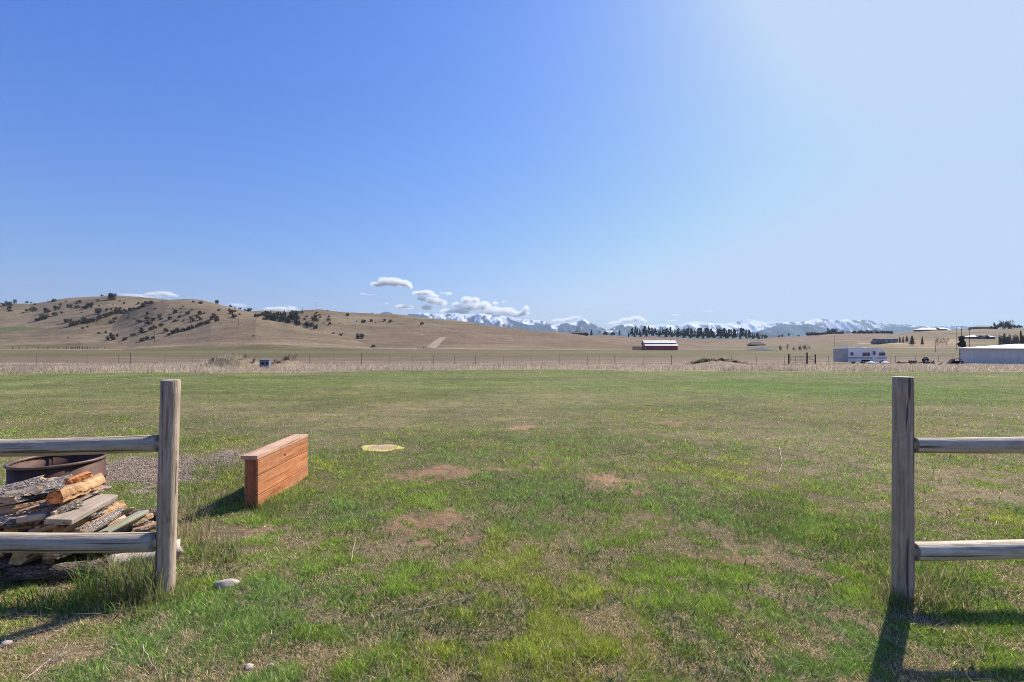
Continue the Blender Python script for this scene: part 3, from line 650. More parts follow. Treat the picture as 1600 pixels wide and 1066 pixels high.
# ------------------------------------------------------------------ firewood
def prof_round(r, n=14): return [(math.cos(2*math.pi*k/n) * r, math.sin(2*math.pi*k/n) * r) for k in range(n)], None
def wood_piece(name, p0, p1, kind, a, b, mats, label, roll=0.0, seed=0, cat='firewood', group='split firewood in the pile', parts=None):
    """p0,p1 world ends; kind round/split/slab/board; a,b cross-section sizes; mats = (outside, inside, end)"""
    random.seed(seed); p0 = Vector(p0); p1 = Vector(p1); L = (p1 - p0).length
    if kind == 'round':
        n = 16; pr = [(math.cos(2*math.pi*k/n) * a, math.sin(2*math.pi*k/n) * b) for k in range(n)]; mi = [0] * n
    elif kind == 'split':        # wedge: bark arc and two split faces
        n = 8; pr = [(math.cos(math.radians(35 + 110*k/n)) * a, math.sin(math.radians(35 + 110*k/n)) * b * 1.25 - b * .45) for k in range(n + 1)]
        pr += [(-a * .25, -b * .55), (a * .1, -b * .75)]; mi = [0] * n + [1, 1, 1]
    elif kind == 'slab':         # bark above, flat split face below
        n = 10; pr = [(math.cos(math.pi*k/n) * a, math.sin(math.pi*k/n) * b) for k in range(n + 1)] + [(-a * .85, -b * .3), (a * .9, -b * .35)]; mi = [0] * n + [0, 1, 0]
    elif kind == 'shell':        # split face above, rounded below
        n = 10; pr = [(-a, 0), (-a*.3, b*.12), (a*.4, b*.05), (a, 0)][::-1] + [(math.cos(math.pi + math.pi*k/n) * a, math.sin(math.pi + math.pi*k/n) * b) for k in range(1, n)]; mi = [1, 1, 1] + [0] * n
    elif kind == 'quarter':      # split faces up
        pr = [(a, -b*.4), (a*.75, b*.35), (a*.1, b*.75), (-a*.35, b), (-a*.75, b*.2), (-a, -b*.5), (-a*.2, -b), (a*.6, -b*.9)]; mi = [1, 1, 1, 1, 1, 0, 0, 0]
    else:
        pr = [(a, b), (-a, b), (-a, -b), (a, -b)]; mi = [1, 1, 1, 1]
    n = len(pr); m = 2 if kind == 'board' else 14
    vs = []; ph = [random.uniform(0, 6) for _ in range(n)]
    for k in range(m):
        f = k / (m - 1); x = -L/2 + L * f
        for s, (y, z) in enumerate(pr):
            if kind != 'board':
                q = 1 + .10 * math.sin(5 * f + ph[s]) + (.12 if 'red' in mats[0].name or 'bark' in mats[0].name else .06) * random.uniform(-1, 1) * (kind != 'round') + .03 * random.uniform(-1, 1)
                y *= q; z *= q; xx = x + (random.uniform(-.02, .02) if k in (0, m - 1) else 0)
            else: xx = x
            vs.append((xx, y, z + (.008 * math.sin(3 * f + seed) if kind != 'board' else 0)))
    fs = [(k*n+s, k*n+(s+1)%n, (k+1)*n+(s+1)%n, (k+1)*n+s) for k in range(m-1) for s in range(n)]
    idx = [mi[s] for k in range(m-1) for s in range(n)]
    fs.append(tuple(range(n))[::-1]); fs.append(tuple((m-1)*n+s for s in range(n))); idx += [2, 2]
    o = mesh_obj(name, vs, fs, list(mats), None, kind == 'round', idx)
    d = (p1 - p0).normalized()
    rot = d.to_track_quat('X', 'Z').to_matrix() @ Matrix.Rotation(roll, 3, 'X')
    o.rotation_euler = rot.to_euler(); o.location = (p0 + p1) / 2
    if kind == 'board':
        bv = o.modifiers.new('bevel', 'BEVEL'); bv.width = .003; bv.segments = 1
    tag(o, label, cat, group)
    return o
def W(px, py, z): x, y = G(px, py, z); return (x, y, z)
B3 = (M['bark'], M['split'], M['end_brown']); O3 = (M['bark'], M['split_old'], M['end_brown']); P3 = (M['bark_birch'], M['split'], M['end_brown'])
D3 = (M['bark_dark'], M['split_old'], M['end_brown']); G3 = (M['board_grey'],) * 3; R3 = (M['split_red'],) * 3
pile = [
 ('firewood_slab', W(6,786,.45), W(112,748,.475), 'slab', .085, .038, B3, 'wide bark-covered slab lying on top of the woodpile', .06),
 ('firewood_log', W(-40,778,.47), W(68,752,.50), 'round', .042, .04, P3, 'round pale log with broken bark at the pile top left', 0),
 ('firewood_split', W(88,776,.50), W(152,750,.49), 'quarter', .055, .05, (M['split_red'], M['split'], M['split_red']), 'orange split log with a rotten red end on top of the pile', .2),
 ('firewood_split', W(106,751,.545), W(140,741,.55), 'quarter', .022, .02, R3, 'small crumbly red-brown chunk resting on the orange split log', .8),
 ('firewood_shell', W(66,796,.42), W(160,760,.43), 'shell', .08, .04, (M['board_grey'], M['split_old'], M['split']), 'pale curved slab under the orange split log', -.05),
 ('wooden_board', W(90,816,.365), W(166,776,.375), 'board', .074, .018, G3, 'thick grey-brown board offcut tilted on the woodpile', .12),
 ('firewood_split', W(92,832,.27), W(182,789,.29), 'quarter', .038, .032, (M['bark'], M['split'], M['split']), 'yellow split log with a strip of bark beside the grey board', .3),
 ('firewood_log', W(122,834,.25), W(188,799,.265), 'round', .036, .033, P3, 'round speckled birch-like log right of the grey board', 0),
 ('wooden_board', W(160,834,.20), W(225,800,.24), 'board', .045, .014, (M['board_green'],) * 3, 'greenish weathered flat board on the right side of the pile', -.2),
 ('wooden_board', W(36,810,.37), W(78,804,.385), 'board', .055, .022, G3, 'short pale board end tucked under the bark slab', .0),
 ('firewood_split', W(-40,804,.385), W(40,793,.395), 'quarter', .055, .035, B3, 'brown split piece under the left end of the bark slab', .1),
 ('firewood_split', W(-30,822,.33), W(34,815,.335), 'quarter', .05, .035, O3, 'weathered split piece above the lower rail at the far left', -.3),
 ('firewood_split', W(16,818,.335), W(62,812,.34), 'slab', .05, .03, O3, 'stubby grey slab end under the short pale board', .2),
 ('wooden_board', W(48,828,.30), W(92,818,.315), 'board', .05, .016, (M['split_old'],) * 3, 'pale flat offcut showing just above the lower rail', .05),
 ('firewood_shell', W(205,826,.16), W(268,810,.17), 'shell', .05, .04, P3, 'pale peeled chunk at the right foot of the pile', -.1),
]
for k, (nm, p0, p1, kd, a, b, ms, lb, roll) in enumerate(pile):
    wood_piece(nm, p0, p1, kd, a, b, ms, lb, roll, 40 + k)
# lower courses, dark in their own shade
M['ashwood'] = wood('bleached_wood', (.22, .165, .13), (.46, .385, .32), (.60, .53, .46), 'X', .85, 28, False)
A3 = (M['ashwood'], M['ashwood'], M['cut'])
CHIP = ['thin strip lying along the front edge of the bark slab', 'thin strip at the right end of the bark slab', 'thin strip under the round log at the top left', 'short strip just below the middle of the bark slab',
 'thin strip low between the yellow split log and the lower rail', 'thin strip right of the speckled round log', 'thin strip left of the lower end of the grey board', 'dark strip at the left edge above the lower rail',
 'splinter crossing under the left end of the orange split log', 'splinter just left of the grey board', 'short splinter on top of the round log at the top left', 'splinter under the right end of the grey board',
 'long splinter just above the lower rail at the far left', 'short splinter wedged under the orange split log', 'splinter under the greenish board', 'splinter at the very left edge of the pile top',
 'splinter below the middle of the grey board', 'lowest splinter at the right side of the pile', 'splinter running beside the upper edge of the grey board', 'pale splinter at the left edge halfway up the pile']
chips = [(40,776,.475,100,756,.495),(70,784,.45,130,764,.47),(-10,786,.45,50,772,.465),(20,794,.425,70,786,.43),(100,824,.28,160,800,.30),(140,820,.26,196,792,.28),(60,822,.33,96,812,.34),(0,820,.345,40,806,.36),(30,800,.41,86,786,.44),(70,808,.385,120,790,.40),(12,772,.49,60,764,.50),(130,802,.30,176,786,.32),(8,826,.30,70,818,.31),(60,790,.44,96,783,.455),(150,812,.25,205,796,.27),(-20,792,.43,22,786,.44),(98,818,.30,150,806,.32),(186,822,.19,236,806,.21),(84,802,.40,130,786,.415),(-10,812,.36,44,806,.37)]
for k, (a1, b1, z1, a2, b2, z2) in enumerate(chips):
    wood_piece('wood_strip', W(a1, b1, z1), W(a2, b2, z2), 'quarter' if k % 2 else 'slab', .018 + .004 * (k % 3), .010, [B3, O3, P3][k % 3], CHIP[k], .4 * k, 140 + k, 'wood strip', 'loose splintered strips on the woodpile')
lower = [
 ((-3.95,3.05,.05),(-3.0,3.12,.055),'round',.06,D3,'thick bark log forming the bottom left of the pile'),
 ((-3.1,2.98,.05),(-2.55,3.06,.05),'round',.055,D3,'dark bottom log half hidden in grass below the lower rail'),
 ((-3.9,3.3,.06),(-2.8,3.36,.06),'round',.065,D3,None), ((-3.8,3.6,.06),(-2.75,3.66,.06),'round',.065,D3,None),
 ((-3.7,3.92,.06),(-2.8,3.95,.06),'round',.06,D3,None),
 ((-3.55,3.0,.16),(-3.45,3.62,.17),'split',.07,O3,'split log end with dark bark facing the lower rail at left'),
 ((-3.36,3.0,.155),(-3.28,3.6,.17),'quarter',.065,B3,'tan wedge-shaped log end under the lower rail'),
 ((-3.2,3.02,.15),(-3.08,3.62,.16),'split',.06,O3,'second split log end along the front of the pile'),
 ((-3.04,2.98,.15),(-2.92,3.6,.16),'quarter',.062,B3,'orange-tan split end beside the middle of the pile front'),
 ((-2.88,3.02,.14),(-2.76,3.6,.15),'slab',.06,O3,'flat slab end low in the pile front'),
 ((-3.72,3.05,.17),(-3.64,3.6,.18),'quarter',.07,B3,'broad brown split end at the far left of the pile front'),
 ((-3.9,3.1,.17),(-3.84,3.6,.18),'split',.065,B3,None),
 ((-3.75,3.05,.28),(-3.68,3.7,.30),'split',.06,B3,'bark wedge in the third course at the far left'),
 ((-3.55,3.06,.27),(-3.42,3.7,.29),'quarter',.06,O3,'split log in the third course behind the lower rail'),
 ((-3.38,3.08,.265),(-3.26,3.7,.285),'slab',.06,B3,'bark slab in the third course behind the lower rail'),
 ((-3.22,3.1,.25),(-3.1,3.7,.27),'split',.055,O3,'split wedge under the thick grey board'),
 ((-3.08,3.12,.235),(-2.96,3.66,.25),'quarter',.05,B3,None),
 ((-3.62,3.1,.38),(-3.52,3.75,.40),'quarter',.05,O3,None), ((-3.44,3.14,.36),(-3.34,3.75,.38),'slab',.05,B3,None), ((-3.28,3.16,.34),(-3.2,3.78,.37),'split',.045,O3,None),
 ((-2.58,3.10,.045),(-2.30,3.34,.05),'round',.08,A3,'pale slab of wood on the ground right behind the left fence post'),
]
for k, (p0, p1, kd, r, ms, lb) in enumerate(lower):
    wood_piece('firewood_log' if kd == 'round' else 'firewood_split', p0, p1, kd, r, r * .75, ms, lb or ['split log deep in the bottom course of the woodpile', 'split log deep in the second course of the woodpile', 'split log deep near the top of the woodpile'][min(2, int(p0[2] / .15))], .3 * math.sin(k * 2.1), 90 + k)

# ------------------------------------------------------------------ stones, twigs, painted ring
def stone(px, py, s, label, seed):
    random.seed(seed); import bmesh
    bm = bmesh.new(); bmesh.ops.create_icosphere(bm, subdivisions=3, radius=1)
    for v in bm.verts:
        n = math.sin(v.co.x * 3 + seed) * .09 + math.sin(v.co.y * 4.3 + v.co.z * 3 + seed * 2) * .08 + .22 * (float(fbm(v.co.x * 2.5 + v.co.z, v.co.y * 2.5 - v.co.z * 2, 3, 33 + seed)) - .5)
        v.co *= 1 + n; v.co.x *= s[0]; v.co.y *= s[1]; v.co.z *= s[2]
    me = bpy.data.meshes.new('stone'); bm.to_mesh(me); bm.free(); me.materials.append(M['stone'])
    me.polygons.foreach_set('use_smooth', np.ones(len(me.polygons), bool))
    o = bpy.data.objects.new('stone', me); C.objects.link(o); x, y = G(px, py)
    o.location = (x, y, tz(x, y) + s[2] * .55); o.rotation_euler = (.1, .1, .35 + seed); tag(o, label, 'stone', 'pale stones lying in the turf')
stone(354, 916, (.066, .038, .030), 'pale oblong stone beside the left fence post', 0)
stone(389, 1046, (.022, .017, .013), 'small round white stone at the bottom left of the lawn', 1)
stone(10, 1010, (.03, .02, .015), 'small grey stone in the shadow at the bottom left corner', 2)
stone(423, 1040, (.012, .01, .008), 'tiny white pebble right of the round white stone', 3)
def twig(pts, r, label, seed, forks=()):
    random.seed(seed); mb = MB(); w = []
    for px, py, z in pts: x, y = G(px, py, z); w.append((x, y, z + tz(x, y)))
    q = [];
    for a, b in zip(w[:-1], w[1:]):
        for k in range(4):
            f = k / 4; q.append(tuple(a[i] * (1 - f) + b[i] * f + random.uniform(-.004, .004) for i in range(3)))
    q.append(w[-1]); r = r * .65; mb.tube(q, [r * (1 - .6 * k / len(q)) for k in range(len(q))], 6)
    for i, dx, dy, dz in forks:
        a = q[min(i, len(q) - 1)]; mb.tube([a, (a[0] + dx * .5, a[1] + dy * .5, a[2] + dz * .6), (a[0] + dx, a[1] + dy, a[2] + dz)], [r * .7, r * .5, r * .3], 5)
    o = mb.build('twig', M['twig'], None, True); tag(o, label, 'twig', 'dry twigs lying in the turf')
twig([(549,876,.012),(551,858,.04),(556,838,.075)], .0055, 'upright forked dry twig sticking out of the bare turf', 1, ((8, .02, .01, .04),))
twig([(515,884,.01),(545,888,.012),(575,878,.02),(590,888,.01)], .004, 'crooked thin twig lying below the upright forked one', 2, ((5, .08, .03, .01), (9, .05, -.04, .01)))
twig([(608,956,.014),(660,952,.02),(705,944,.02),(745,932,.02)], .0035, 'long straight pale stalk lying across the lower lawn', 3, ((4, .06, .09, .01),))
twig([(40,1060,.02),(70,1035,.03),(105,1018,.03)], .004, 'forked pale stalk at the bottom left corner', 4, ((5, .05, .0, .02), (7, -.02, .05, .02)))
twig([(218,1000,.015),(234,1028,.02),(250,1055,.012)], .004, 'short brown stalk near the bottom left edge', 5)
twig([(1218,700,.015),(1222,722,.02),(1214,745,.012)], .006, 'bent dry weed stem standing in the right half of the lawn', 6, ((4, .08, .05, .05),))
twig([(1520,782,.02),(1560,786,.03),(1600,795,.02)], .007, 'grey curved branch lying in the straw patch behind the right rails', 7, ((5, .1, .05, .02),))
twig([(1437,798,.12),(1448,818,.06),(1462,835,.01)], .0035, 'single arched dry stem beside the right fence post', 8)
twig([(1280,712,.02),(1310,702,.02),(1335,696,.03)], .005, 'thin pale branch lying left of the right fence post', 9, ((4, .1, .08, .02),))
# dried grass disc with sprayed edge
n = 15000; cx, cy = G(596, 701); th = rng.uniform(0, 2 * np.pi, n); rr = np.sqrt(rng.random(n)) * (1 + .10 * np.sin(3 * th) + .08 * np.sin(5 * th + 1))
X = cx + np.cos(th) * rr * .262; Y = cy + np.sin(th) * rr * .20
edge = (np.sqrt(((X - cx) / .262) ** 2 + ((Y - cy) / .20) ** 2) > .74 + .2 * (fbm(X * 14, Y * 14, 2, 5) - .5)) | (rng.random(n) < .10)
t = rng.random(n)[:, None]
col = np.where(edge[:, None], np.array((.95, .86, .42)) * (.75 + .4 * t), np.array((.85, .70, .50)) * (.6 + .5 * t))
o = blades('painted_grass_ring', X, Y, rng.uniform(.03, .055, n), np.full(n, .013), col, rng.uniform(.85, .985, n), M['straw'])
tag(o, 'oval of dried grass with a sprayed yellow outline on the lawn', 'painted mark')

# ------------------------------------------------------------------ plants
def foliage_mesh(name, kind, seed, n=700):
    """unit-size crown (height 1, radius .5) of many small leaf faces"""
    r = np.random.default_rng(seed)
    if kind == 'bush':
        nb = 9; cen = np.stack([r.normal(0, .25, nb), r.normal(0, .25, nb), r.uniform(.10, .58, nb)], -1); rad_ = r.uniform(.14, .29, nb)
        b = r.integers(0, nb, n); d = r.normal(size=(n, 3)); d /= np.linalg.norm(d, axis=1)[:, None]
        P = cen[b] + d * (rad_[b] * r.random(n) ** .35)[:, None]; P[:, 2] = np.maximum(P[:, 2], .03)
        P[:, :2] *= 1 / max(.45, np.percentile(np.abs(P[:, :2]), 97)) * .5; P[:, 2] /= np.percentile(P[:, 2], 98)
    elif kind == 'cone':
        z = .10 + .9 * r.random(n) ** 1.25; tier = .75 + .25 * np.sin(z * 34 + r.random() * 6); th = r.uniform(0, 2 * np.pi, n)
        lop = 1 + .18 * np.sin(th * 2 + seed) + .12 * np.sin(th * 5 + z * 9)
        rr = .5 * (1.02 - z) ** .8 * tier * lop * r.random(n) ** .4; P = np.stack([np.cos(th) * rr, np.sin(th) * rr, z], -1)
    elif kind == 'pine':
        nb = 16; zc = r.uniform(.28, .95, nb); th = r.uniform(0, 6.28, nb); rc = (.32 - .26 * (zc - .28) / .7) * r.random(nb) ** .5
        cen = np.stack([np.cos(th) * rc, np.sin(th) * rc, zc], -1); cen[0] = (0, 0, .95); b = r.integers(0, nb, n)
        d = r.normal(size=(n, 3)); d /= np.linalg.norm(d, axis=1)[:, None]; d[:, 2] *= .7
        P = cen[b] + d * (r.uniform(.08, .17, nb)[b] * r.random(n) ** .4)[:, None]
    s = r.uniform(.022, .05, n) * (1.25 if kind == 'bush' else 1)
    e1 = r.normal(size=(n, 3)); e1 /= np.linalg.norm(e1, axis=1)[:, None]; e2 = np.cross(e1, r.normal(size=(n, 3))); e2 /= np.linalg.norm(e2, axis=1)[:, None]
    V = np.stack([P + e1 * s[:, None], P - e1 * s[:, None] * .6 + e2 * s[:, None], P - e1 * s[:, None] * .6 - e2 * s[:, None]], 1).reshape(-1, 3)
    return V, np.arange(3 * n), np.full(n, 3)
def crown_data(kind, seed, mat, n=700):
    V, lp, sz = foliage_mesh('crown', kind, seed, n); o = fast_mesh('crown', V, lp, sz, mat); me = o.data; bpy.data.objects.remove(o); me.name = 'crown'; return me
def trunk_data(h=.5, r=.03, limbs=4, seed=0):
    random.seed(seed); mb = MB(); mb.tube([(0, 0, -.03), (.01, 0, h * .5), (0, .01, h)], [r, r * .8, r * .4], 6)
    for k in range(limbs):
        a = random.uniform(0, 6.28); z = h * random.uniform(.35, .95); mb.tube([(0, 0, z), (math.cos(a) * .15, math.sin(a) * .15, z + .12)], [r * .45, r * .15], 4)
    o = mb.build('trunk', M['trunk'], None, True); me = o.data; bpy.data.objects.remove(o); return me
CR = {'bush': [crown_data('bush', 200 + k, M['juniper'], 1500) for k in range(6)],
      'pine': [crown_data('pine', 300 + k, M['conifer'], 1700) for k in range(6)],
      'cone': [crown_data('cone', 400 + k, M['spruce'], 1500) for k in range(4)],
      'bare': [crown_data('bush', 500 + k, M['bareshrub'], 170) for k in range(3)],
      'red': [crown_data('bush', 520, M['redtwig'], 260)],
      'brush': [crown_data('bush', 540 + k, M['brush'], 500) for k in range(3)],
      'weed': [crown_data('bush', 560 + k, M['brush_green'], 600) for k in range(2)]}
TR = {'bush': [trunk_data(.45, .035, 5, k) for k in range(3)], 'pine': [trunk_data(.93, .016, 6, 10 + k) for k in range(3)],
      'cone': [trunk_data(.9, .02, 0, 20)], 'bare': [trunk_data(.6, .02, 10, 30 + k) for k in range(2)]}
cnt = [0]
def plant(name, kind, loc, wid, hgt, label, cat, group, small=False, sink=0.03):
    cnt[0] += 1; k = cnt[0]; rs = random.Random(k * 13)
    cm = CR[kind][k % len(CR[kind])]
    if small:
        o = bpy.data.objects.new(name, cm); C.objects.link(o); o.scale = (wid, wid * .9, hgt)
    else:
        o = empty(name, (0, 0, 0)); o.scale = (wid, wid * .9, hgt)
        c = bpy.data.objects.new('crown', cm); C.objects.link(c); c.parent = o
        tk = {'red': 'bare', 'brush': 'bare', 'weed': 'bush'}.get(kind, kind)
        tmesh = TR[tk][k % len(TR[tk])]
        t = bpy.data.objects.new('trunk', tmesh); C.objects.link(t); t.parent = o
    o.location = (loc[0], loc[1], loc[2] - sink * hgt); o.rotation_euler = (0, 0, rs.uniform(0, 6.28))
    tag(o, label, cat, group); return o
junipers = [(6,478,7),(15,478,10),(23,475,4),(42,473,5),(49,472,3),(15,483,7),(15,487,7),(54,477,4),(36,490,3),(42,487,5),(51,487,10),(72,489,11),(76,472,3),(84,472,7),(96,475,3),(94,478,4),(103,472,3),(87,485,9),(93,482,5),(67,500,13),(58,502,7),(78,495,2),(86,494,8),(96,490,5),(124,474,8),(108,481,7),(113,482,3),(121,482,8),(131,483,8),
(103,505,9),(110,502,6),(113,510,12),(119,508,10),(126,506,9),(130,501,8),(134,505,8),(139,505,7),(129,514,4),(137,512,4),(107,529,3),(128,489,3),
(141,481,14),(159,463,4),(153,471,4),(174,469,14),(187,471,3),(177,477,2),(194,475,4),(155,479,3),(216,476,5),(228,477,8),(235,476,10),(225,480,8),(218,483,6),(222,481,7),(254,472,2),
(147,503,9),(141,503,7),(155,499,8),(154,490,12),(157,495,8),(165,496,8),(170,494,8),(174,492,8),(179,491,8),(184,489,7),(190,490,9),(196,488,8),(203,486,9),(210,484,6),(214,484,4),(167,486,6),(174,484,5),(181,485,6),(188,484,6),
(180,500,8),(173,506,7),(178,504,4),(150,506,2),(200,498,4),(210,499,3),(199,490,3),(202,492,3),(234,483,2),(241,484,4),(244,483,3),(230,492,6),(230,500,9),(239,499,4),(240,502,8),(250,496,8),(251,500,6),(217,504,8),(232,508,10),(251,510,8),(221,518,8),(222,521,10),(207,525,7),(236,516,8),(242,514,8),(154,522,5),(165,521,5),(175,532,15),(195,532,9),(221,534,9),(229,531,9),(238,530,7),
(263,478,2),(286,480,3),(270,483,3),(283,483,3),(300,485,4),(272,490,9),(283,489,3),(294,491,8),(288,493,2),(265,500,9),(260,519,9),(263,525,6),(281,497,6),(278,502,3),(273,503,6),(287,502,4),(302,473,4),(314,475,7),(339,473,7),(360,478,5),(367,482,3),(375,484,4),(342,486,4),(314,492,9),(319,491,4),(308,497,7),(298,498,5),(301,503,7),(332,500,10),(337,503,10),(334,495,8),(340,497,5),(323,507,9),(317,508,8),(312,510,8),(308,511,6),(313,500,7),(301,514,8),(294,516,9),(286,518,7),(275,520,10),(280,519,7),(269,522,7),(345,506,3),(359,486,6),(362,491,8),(367,488,5),(366,497,9),(374,492,4),
(383,486,5),(389,487,9),(400,496,8),(405,495,6),(412,494,9),(412,500,6),(458,493,4),(465,490,5),(472,490,6),(476,500,5),(479,496,4),(495,490,5),(493,497,8),(490,501,9),(494,503,8),(480,512,12),(487,511,9),(494,514,9),(469,507,5),(500,493,3),(500,497,4),(396,526,3),
(512,486.5,3),(543,494,7),(543,498,2),(514,496,4),(513,502,6),(515,508,6),(506,506,3),(531,506,2),(557,503,3),(568,505,7),(580,503,6),(587,505,3),(602,502,6),(610,504,7),(614,503,2),(582,490.5,2),(648,500,2),(659,508,7),(684,504,2),(521,522,5),(533,525,7),(563,529,12),(583,543,7),(691,526,2)]
special = {(174,469):'largest rounded juniper on the summit of the far left hill', (141,481):'big domed juniper just below the left hill summit', (67,500):'large dark juniper low on the far left slope',
 (175,532):'lighter green round bush at the foot of the left hill', (563,529):'largest lone juniper on the brown slope right of the hills', (533,525):'small round juniper left of the largest lone one on the brown slope',
 (583,543):'scraggly bush at the bottom of the slope above the green field', (659,508):'lone round juniper on the right shoulder of the far ridge', (543,494):'flat wide juniper just under the middle ridge line',
 (389,487):'dark juniper clump on the skyline between the two hills', (154,490):'broad juniper above the upper gully on the left hill', (337,503):'large juniper at the top right end of the lower gully',
 (195,532):'round juniper right of the lighter green bush at the hill foot', (23,475):'thin upright juniper on the far left skyline', (72,489):'low spreading juniper left of centre on the far left slope',
 (113,510):'widest juniper at the bottom of the upper gully', (339,473):'small juniper on the skyline of the middle hill', (232,508):'low wide juniper in the middle of the central hill face'}
for (jx, jy, jw) in junipers:
    p = hit(jx, jy, 200); m = p.y / F; big = jw >= 5
    rs = random.Random(int(jx * 31 + jy))
    lb = special.get((jx, jy))
    gully1 = 100 <= jx <= 236 and jy > 476 and abs(jy - (515 - (jx - 105) * .27)) < 9
    gully2 = 262 <= jx <= 345 and abs(jy - (524 - (jx - 265) * .27)) < 6
    wd = jw * m * .92; hh = wd * rs.uniform(.6, .88)
    if lb: grp = None
    elif jx > 500: lb, grp = ('small dark juniper scattered on the ridge slope right of the wooded hollow' if jw < 5 else 'rounded dark juniper on the ridge slope right of the wooded hollow'), 'junipers on the right ridge'
    elif jx > 395: lb, grp = 'dark juniper at the edge of the wooded hollow', 'junipers around the wooded hollow'
    elif gully1: lb, grp = 'dark juniper crowded along the upper gully of the left hill', 'junipers in the upper gully'
    elif gully2: lb, grp = 'dark juniper crowded along the lower gully of the middle hill', 'junipers in the lower gully'
    elif jx > 245: lb, grp = ('tiny dark juniper dotted on the face of the middle hill' if jw < 5 else 'rounded dark juniper on the face of the middle hill'), 'junipers on the middle hill'
    elif jy > 495: lb, grp = ('tiny dark juniper low on the left hill' if jw < 5 else 'rounded dark juniper low on the left hill'), 'junipers low on the left hill'
    else: lb, grp = ('tiny dark juniper dotted on the upper slope of the far left hill' if jw < 5 else 'rounded dark juniper on the upper slope of the far left hill'), 'junipers on the far left hill'
    if (jx, jy) == (23, 475): hh = wd * 1.9
    plant('juniper', 'bush', p, wd, hh, lb, 'juniper', grp, small=not big)
# wooded hollow
rs = random.Random(5)
for k in range(62):
    x = rs.uniform(414, 466); t = (x - 414) / 52
    top = 492 + 2 * t; bot = 499.5 + 10 * t; y = rs.uniform(top, bot)
    p = hit(x, y, 200); m = p.y / F; h = rs.uniform(6.5, 9.5) * m
    plant('conifer', 'pine' if k % 3 else 'bush', p, h * .8, h, 'dark conifer crowded in the wooded hollow between the hills', 'conifer', 'conifers in the wooded hollow')

# shelter belt of pines
belt = []
rs = random.Random(9); x = 982
while x < 1186:
    belt.append(x); x += rs.uniform(1.6, 3.4) if not 1083 < x < 1088 else 4
def on_line(px, c=880): Yc = c; return Vector(((px - 800) / F * Yc, Yc, tz((px - 800) / F * Yc, Yc)))
for k, x in enumerate(belt):
    p = on_line(x, rs.uniform(800, 880)); m = p.y / F
    top = poly(x, [(982,518),(988,512),(1000,513),(1006,511),(1030,512),(1060,514),(1090,513),(1120,514),(1150,513),(1175,516),(1186,520)]) + rs.uniform(-2, 3.5)
    h = (EYE - (top - HY) * m) - p.z; lab = ('tall' if top < 514.5 else 'shorter') + ' pine in the ' + ('left part of the shelter belt above the red barn' if x < 1052 else 'middle part of the shelter belt right of the barn' if x < 1120 else 'right part of the shelter belt above the dark hut')
    if k == 0: lab = 'first pine at the left end of the shelter belt'
    if k == len(belt) - 1: lab = 'last dark pine at the right end of the shelter belt'
    plant('pine_tree', 'pine' if k % 4 else 'cone', p, h * rs.uniform(.34, .66), h, lab, 'pine tree', 'pines of the shelter belt')

# ------------------------------------------------------------------ far single trees: (px, py base, width px, height px, kind, depth or None, label)
def tree_at(name, kind, px, py, w, h, label, cat, group=None, small=False, d=None, lo=100):
    if d is None: p = hit(px, py, lo)
    else: X = (px - 800) / F * d; p = Vector((X, d, tz(X, d)))
    m = p.y / F; top = EYE - (py - h - HY) * m; hh = max(top - p.z, h * m * .6)
    return plant(name, kind, p, w * m * 1.1, hh, label, cat, group, small)
for a in [('conifer','cone',924,524,7,9,'small dark conifer beside the long dark barn on the horizon'),
          ('conifer','bush',946,524,8,6,'round dark tree left of the darker round one near the horizon'),
          ('conifer','bush',957,525,7,6,'darker round tree midway between the dark barn and the pine belt'),
          ('conifer','pine',968,524,4,9,'thin conifer standing alone left of the pine belt'),
          ('bare_tree','bare',903,520,10,9,'leafless tree rising behind the long dark barn'),
          ('bare_tree','bare',936,524,9,8,'pale leafless tree between two dark conifers on the horizon'),
          ('bare_tree','bare',1190,525,8,7,'bare tree just right of the pine belt end'),
          ('shrub','bush',1195,526,7,3,'low dark shrub right of the pine belt end'),
          ('shrub','bush',1217,526,3,2,'tiny shrub on the horizon left of the low round one'),
          ('shrub','bush',1221.5,525.5,4,2.5,'low round shrub on the horizon'),
          ('conifer','pine',1232.5,526,5,5.5,'small lone conifer on the horizon below the snowy mountains'),
          ('shrub','bush',1248,525,3,2,'tiny shrub right of the small lone conifer')]:
    tree_at(a[0], a[1], *a[2:6], a[6], 'tree' if 'tree' in a[0] else a[0], 'trees on the horizon', d=850)
rs = random.Random(21); x = 1262
while x < 1394:
    big = 1295 < x < 1303
    k = 'bare' if (1318 < x < 1336 and rs.random() < .6) else ('red' if 1363 < x < 1370 else 'bush')
    lb = {'bare': 'leafless bush in the dark hedgerow on the horizon', 'red': 'reddish leafless bush in the dark hedgerow on the horizon', 'bush': 'dark evergreen in the hedgerow on the horizon'}[k]
    if big: lb = 'tallest round evergreen in the horizon hedgerow'
    yb = poly(x, [(1262, 524.5), (1300, 522.5), (1394, 520.8)])
    tree_at('hedge_tree', k, x, yb, 9 if big else rs.uniform(4, 7), 9 if big else (8 if k == 'red' else rs.uniform(3, 5.5)), lb, 'tree', 'trees of the horizon hedgerow', d=850)
    x += 3.2 if not big else 5
for px, py, w, h, lb in [(1425,539,9,15,'broad dark spruce right of the ranch house'), (1441,539,5.5,14,'narrow dark spruce standing apart on the dry bank'),
                     (1406,535,4,10,'first small conifer at the end of the ranch house'), (1411,535,4,10,'second small conifer beside the ranch house'), (1417,534,5,10,'third conifer just left of the broad spruce')]:
    tree_at('spruce_tree', 'cone', px, py, w, h, lb, 'spruce tree', None, lo=300)
tree_at('pine_tree', 'pine', 1503, 543, 27, 17.5, 'bushy pine behind the left end of the blue grey shed', 'pine tree', d=190)
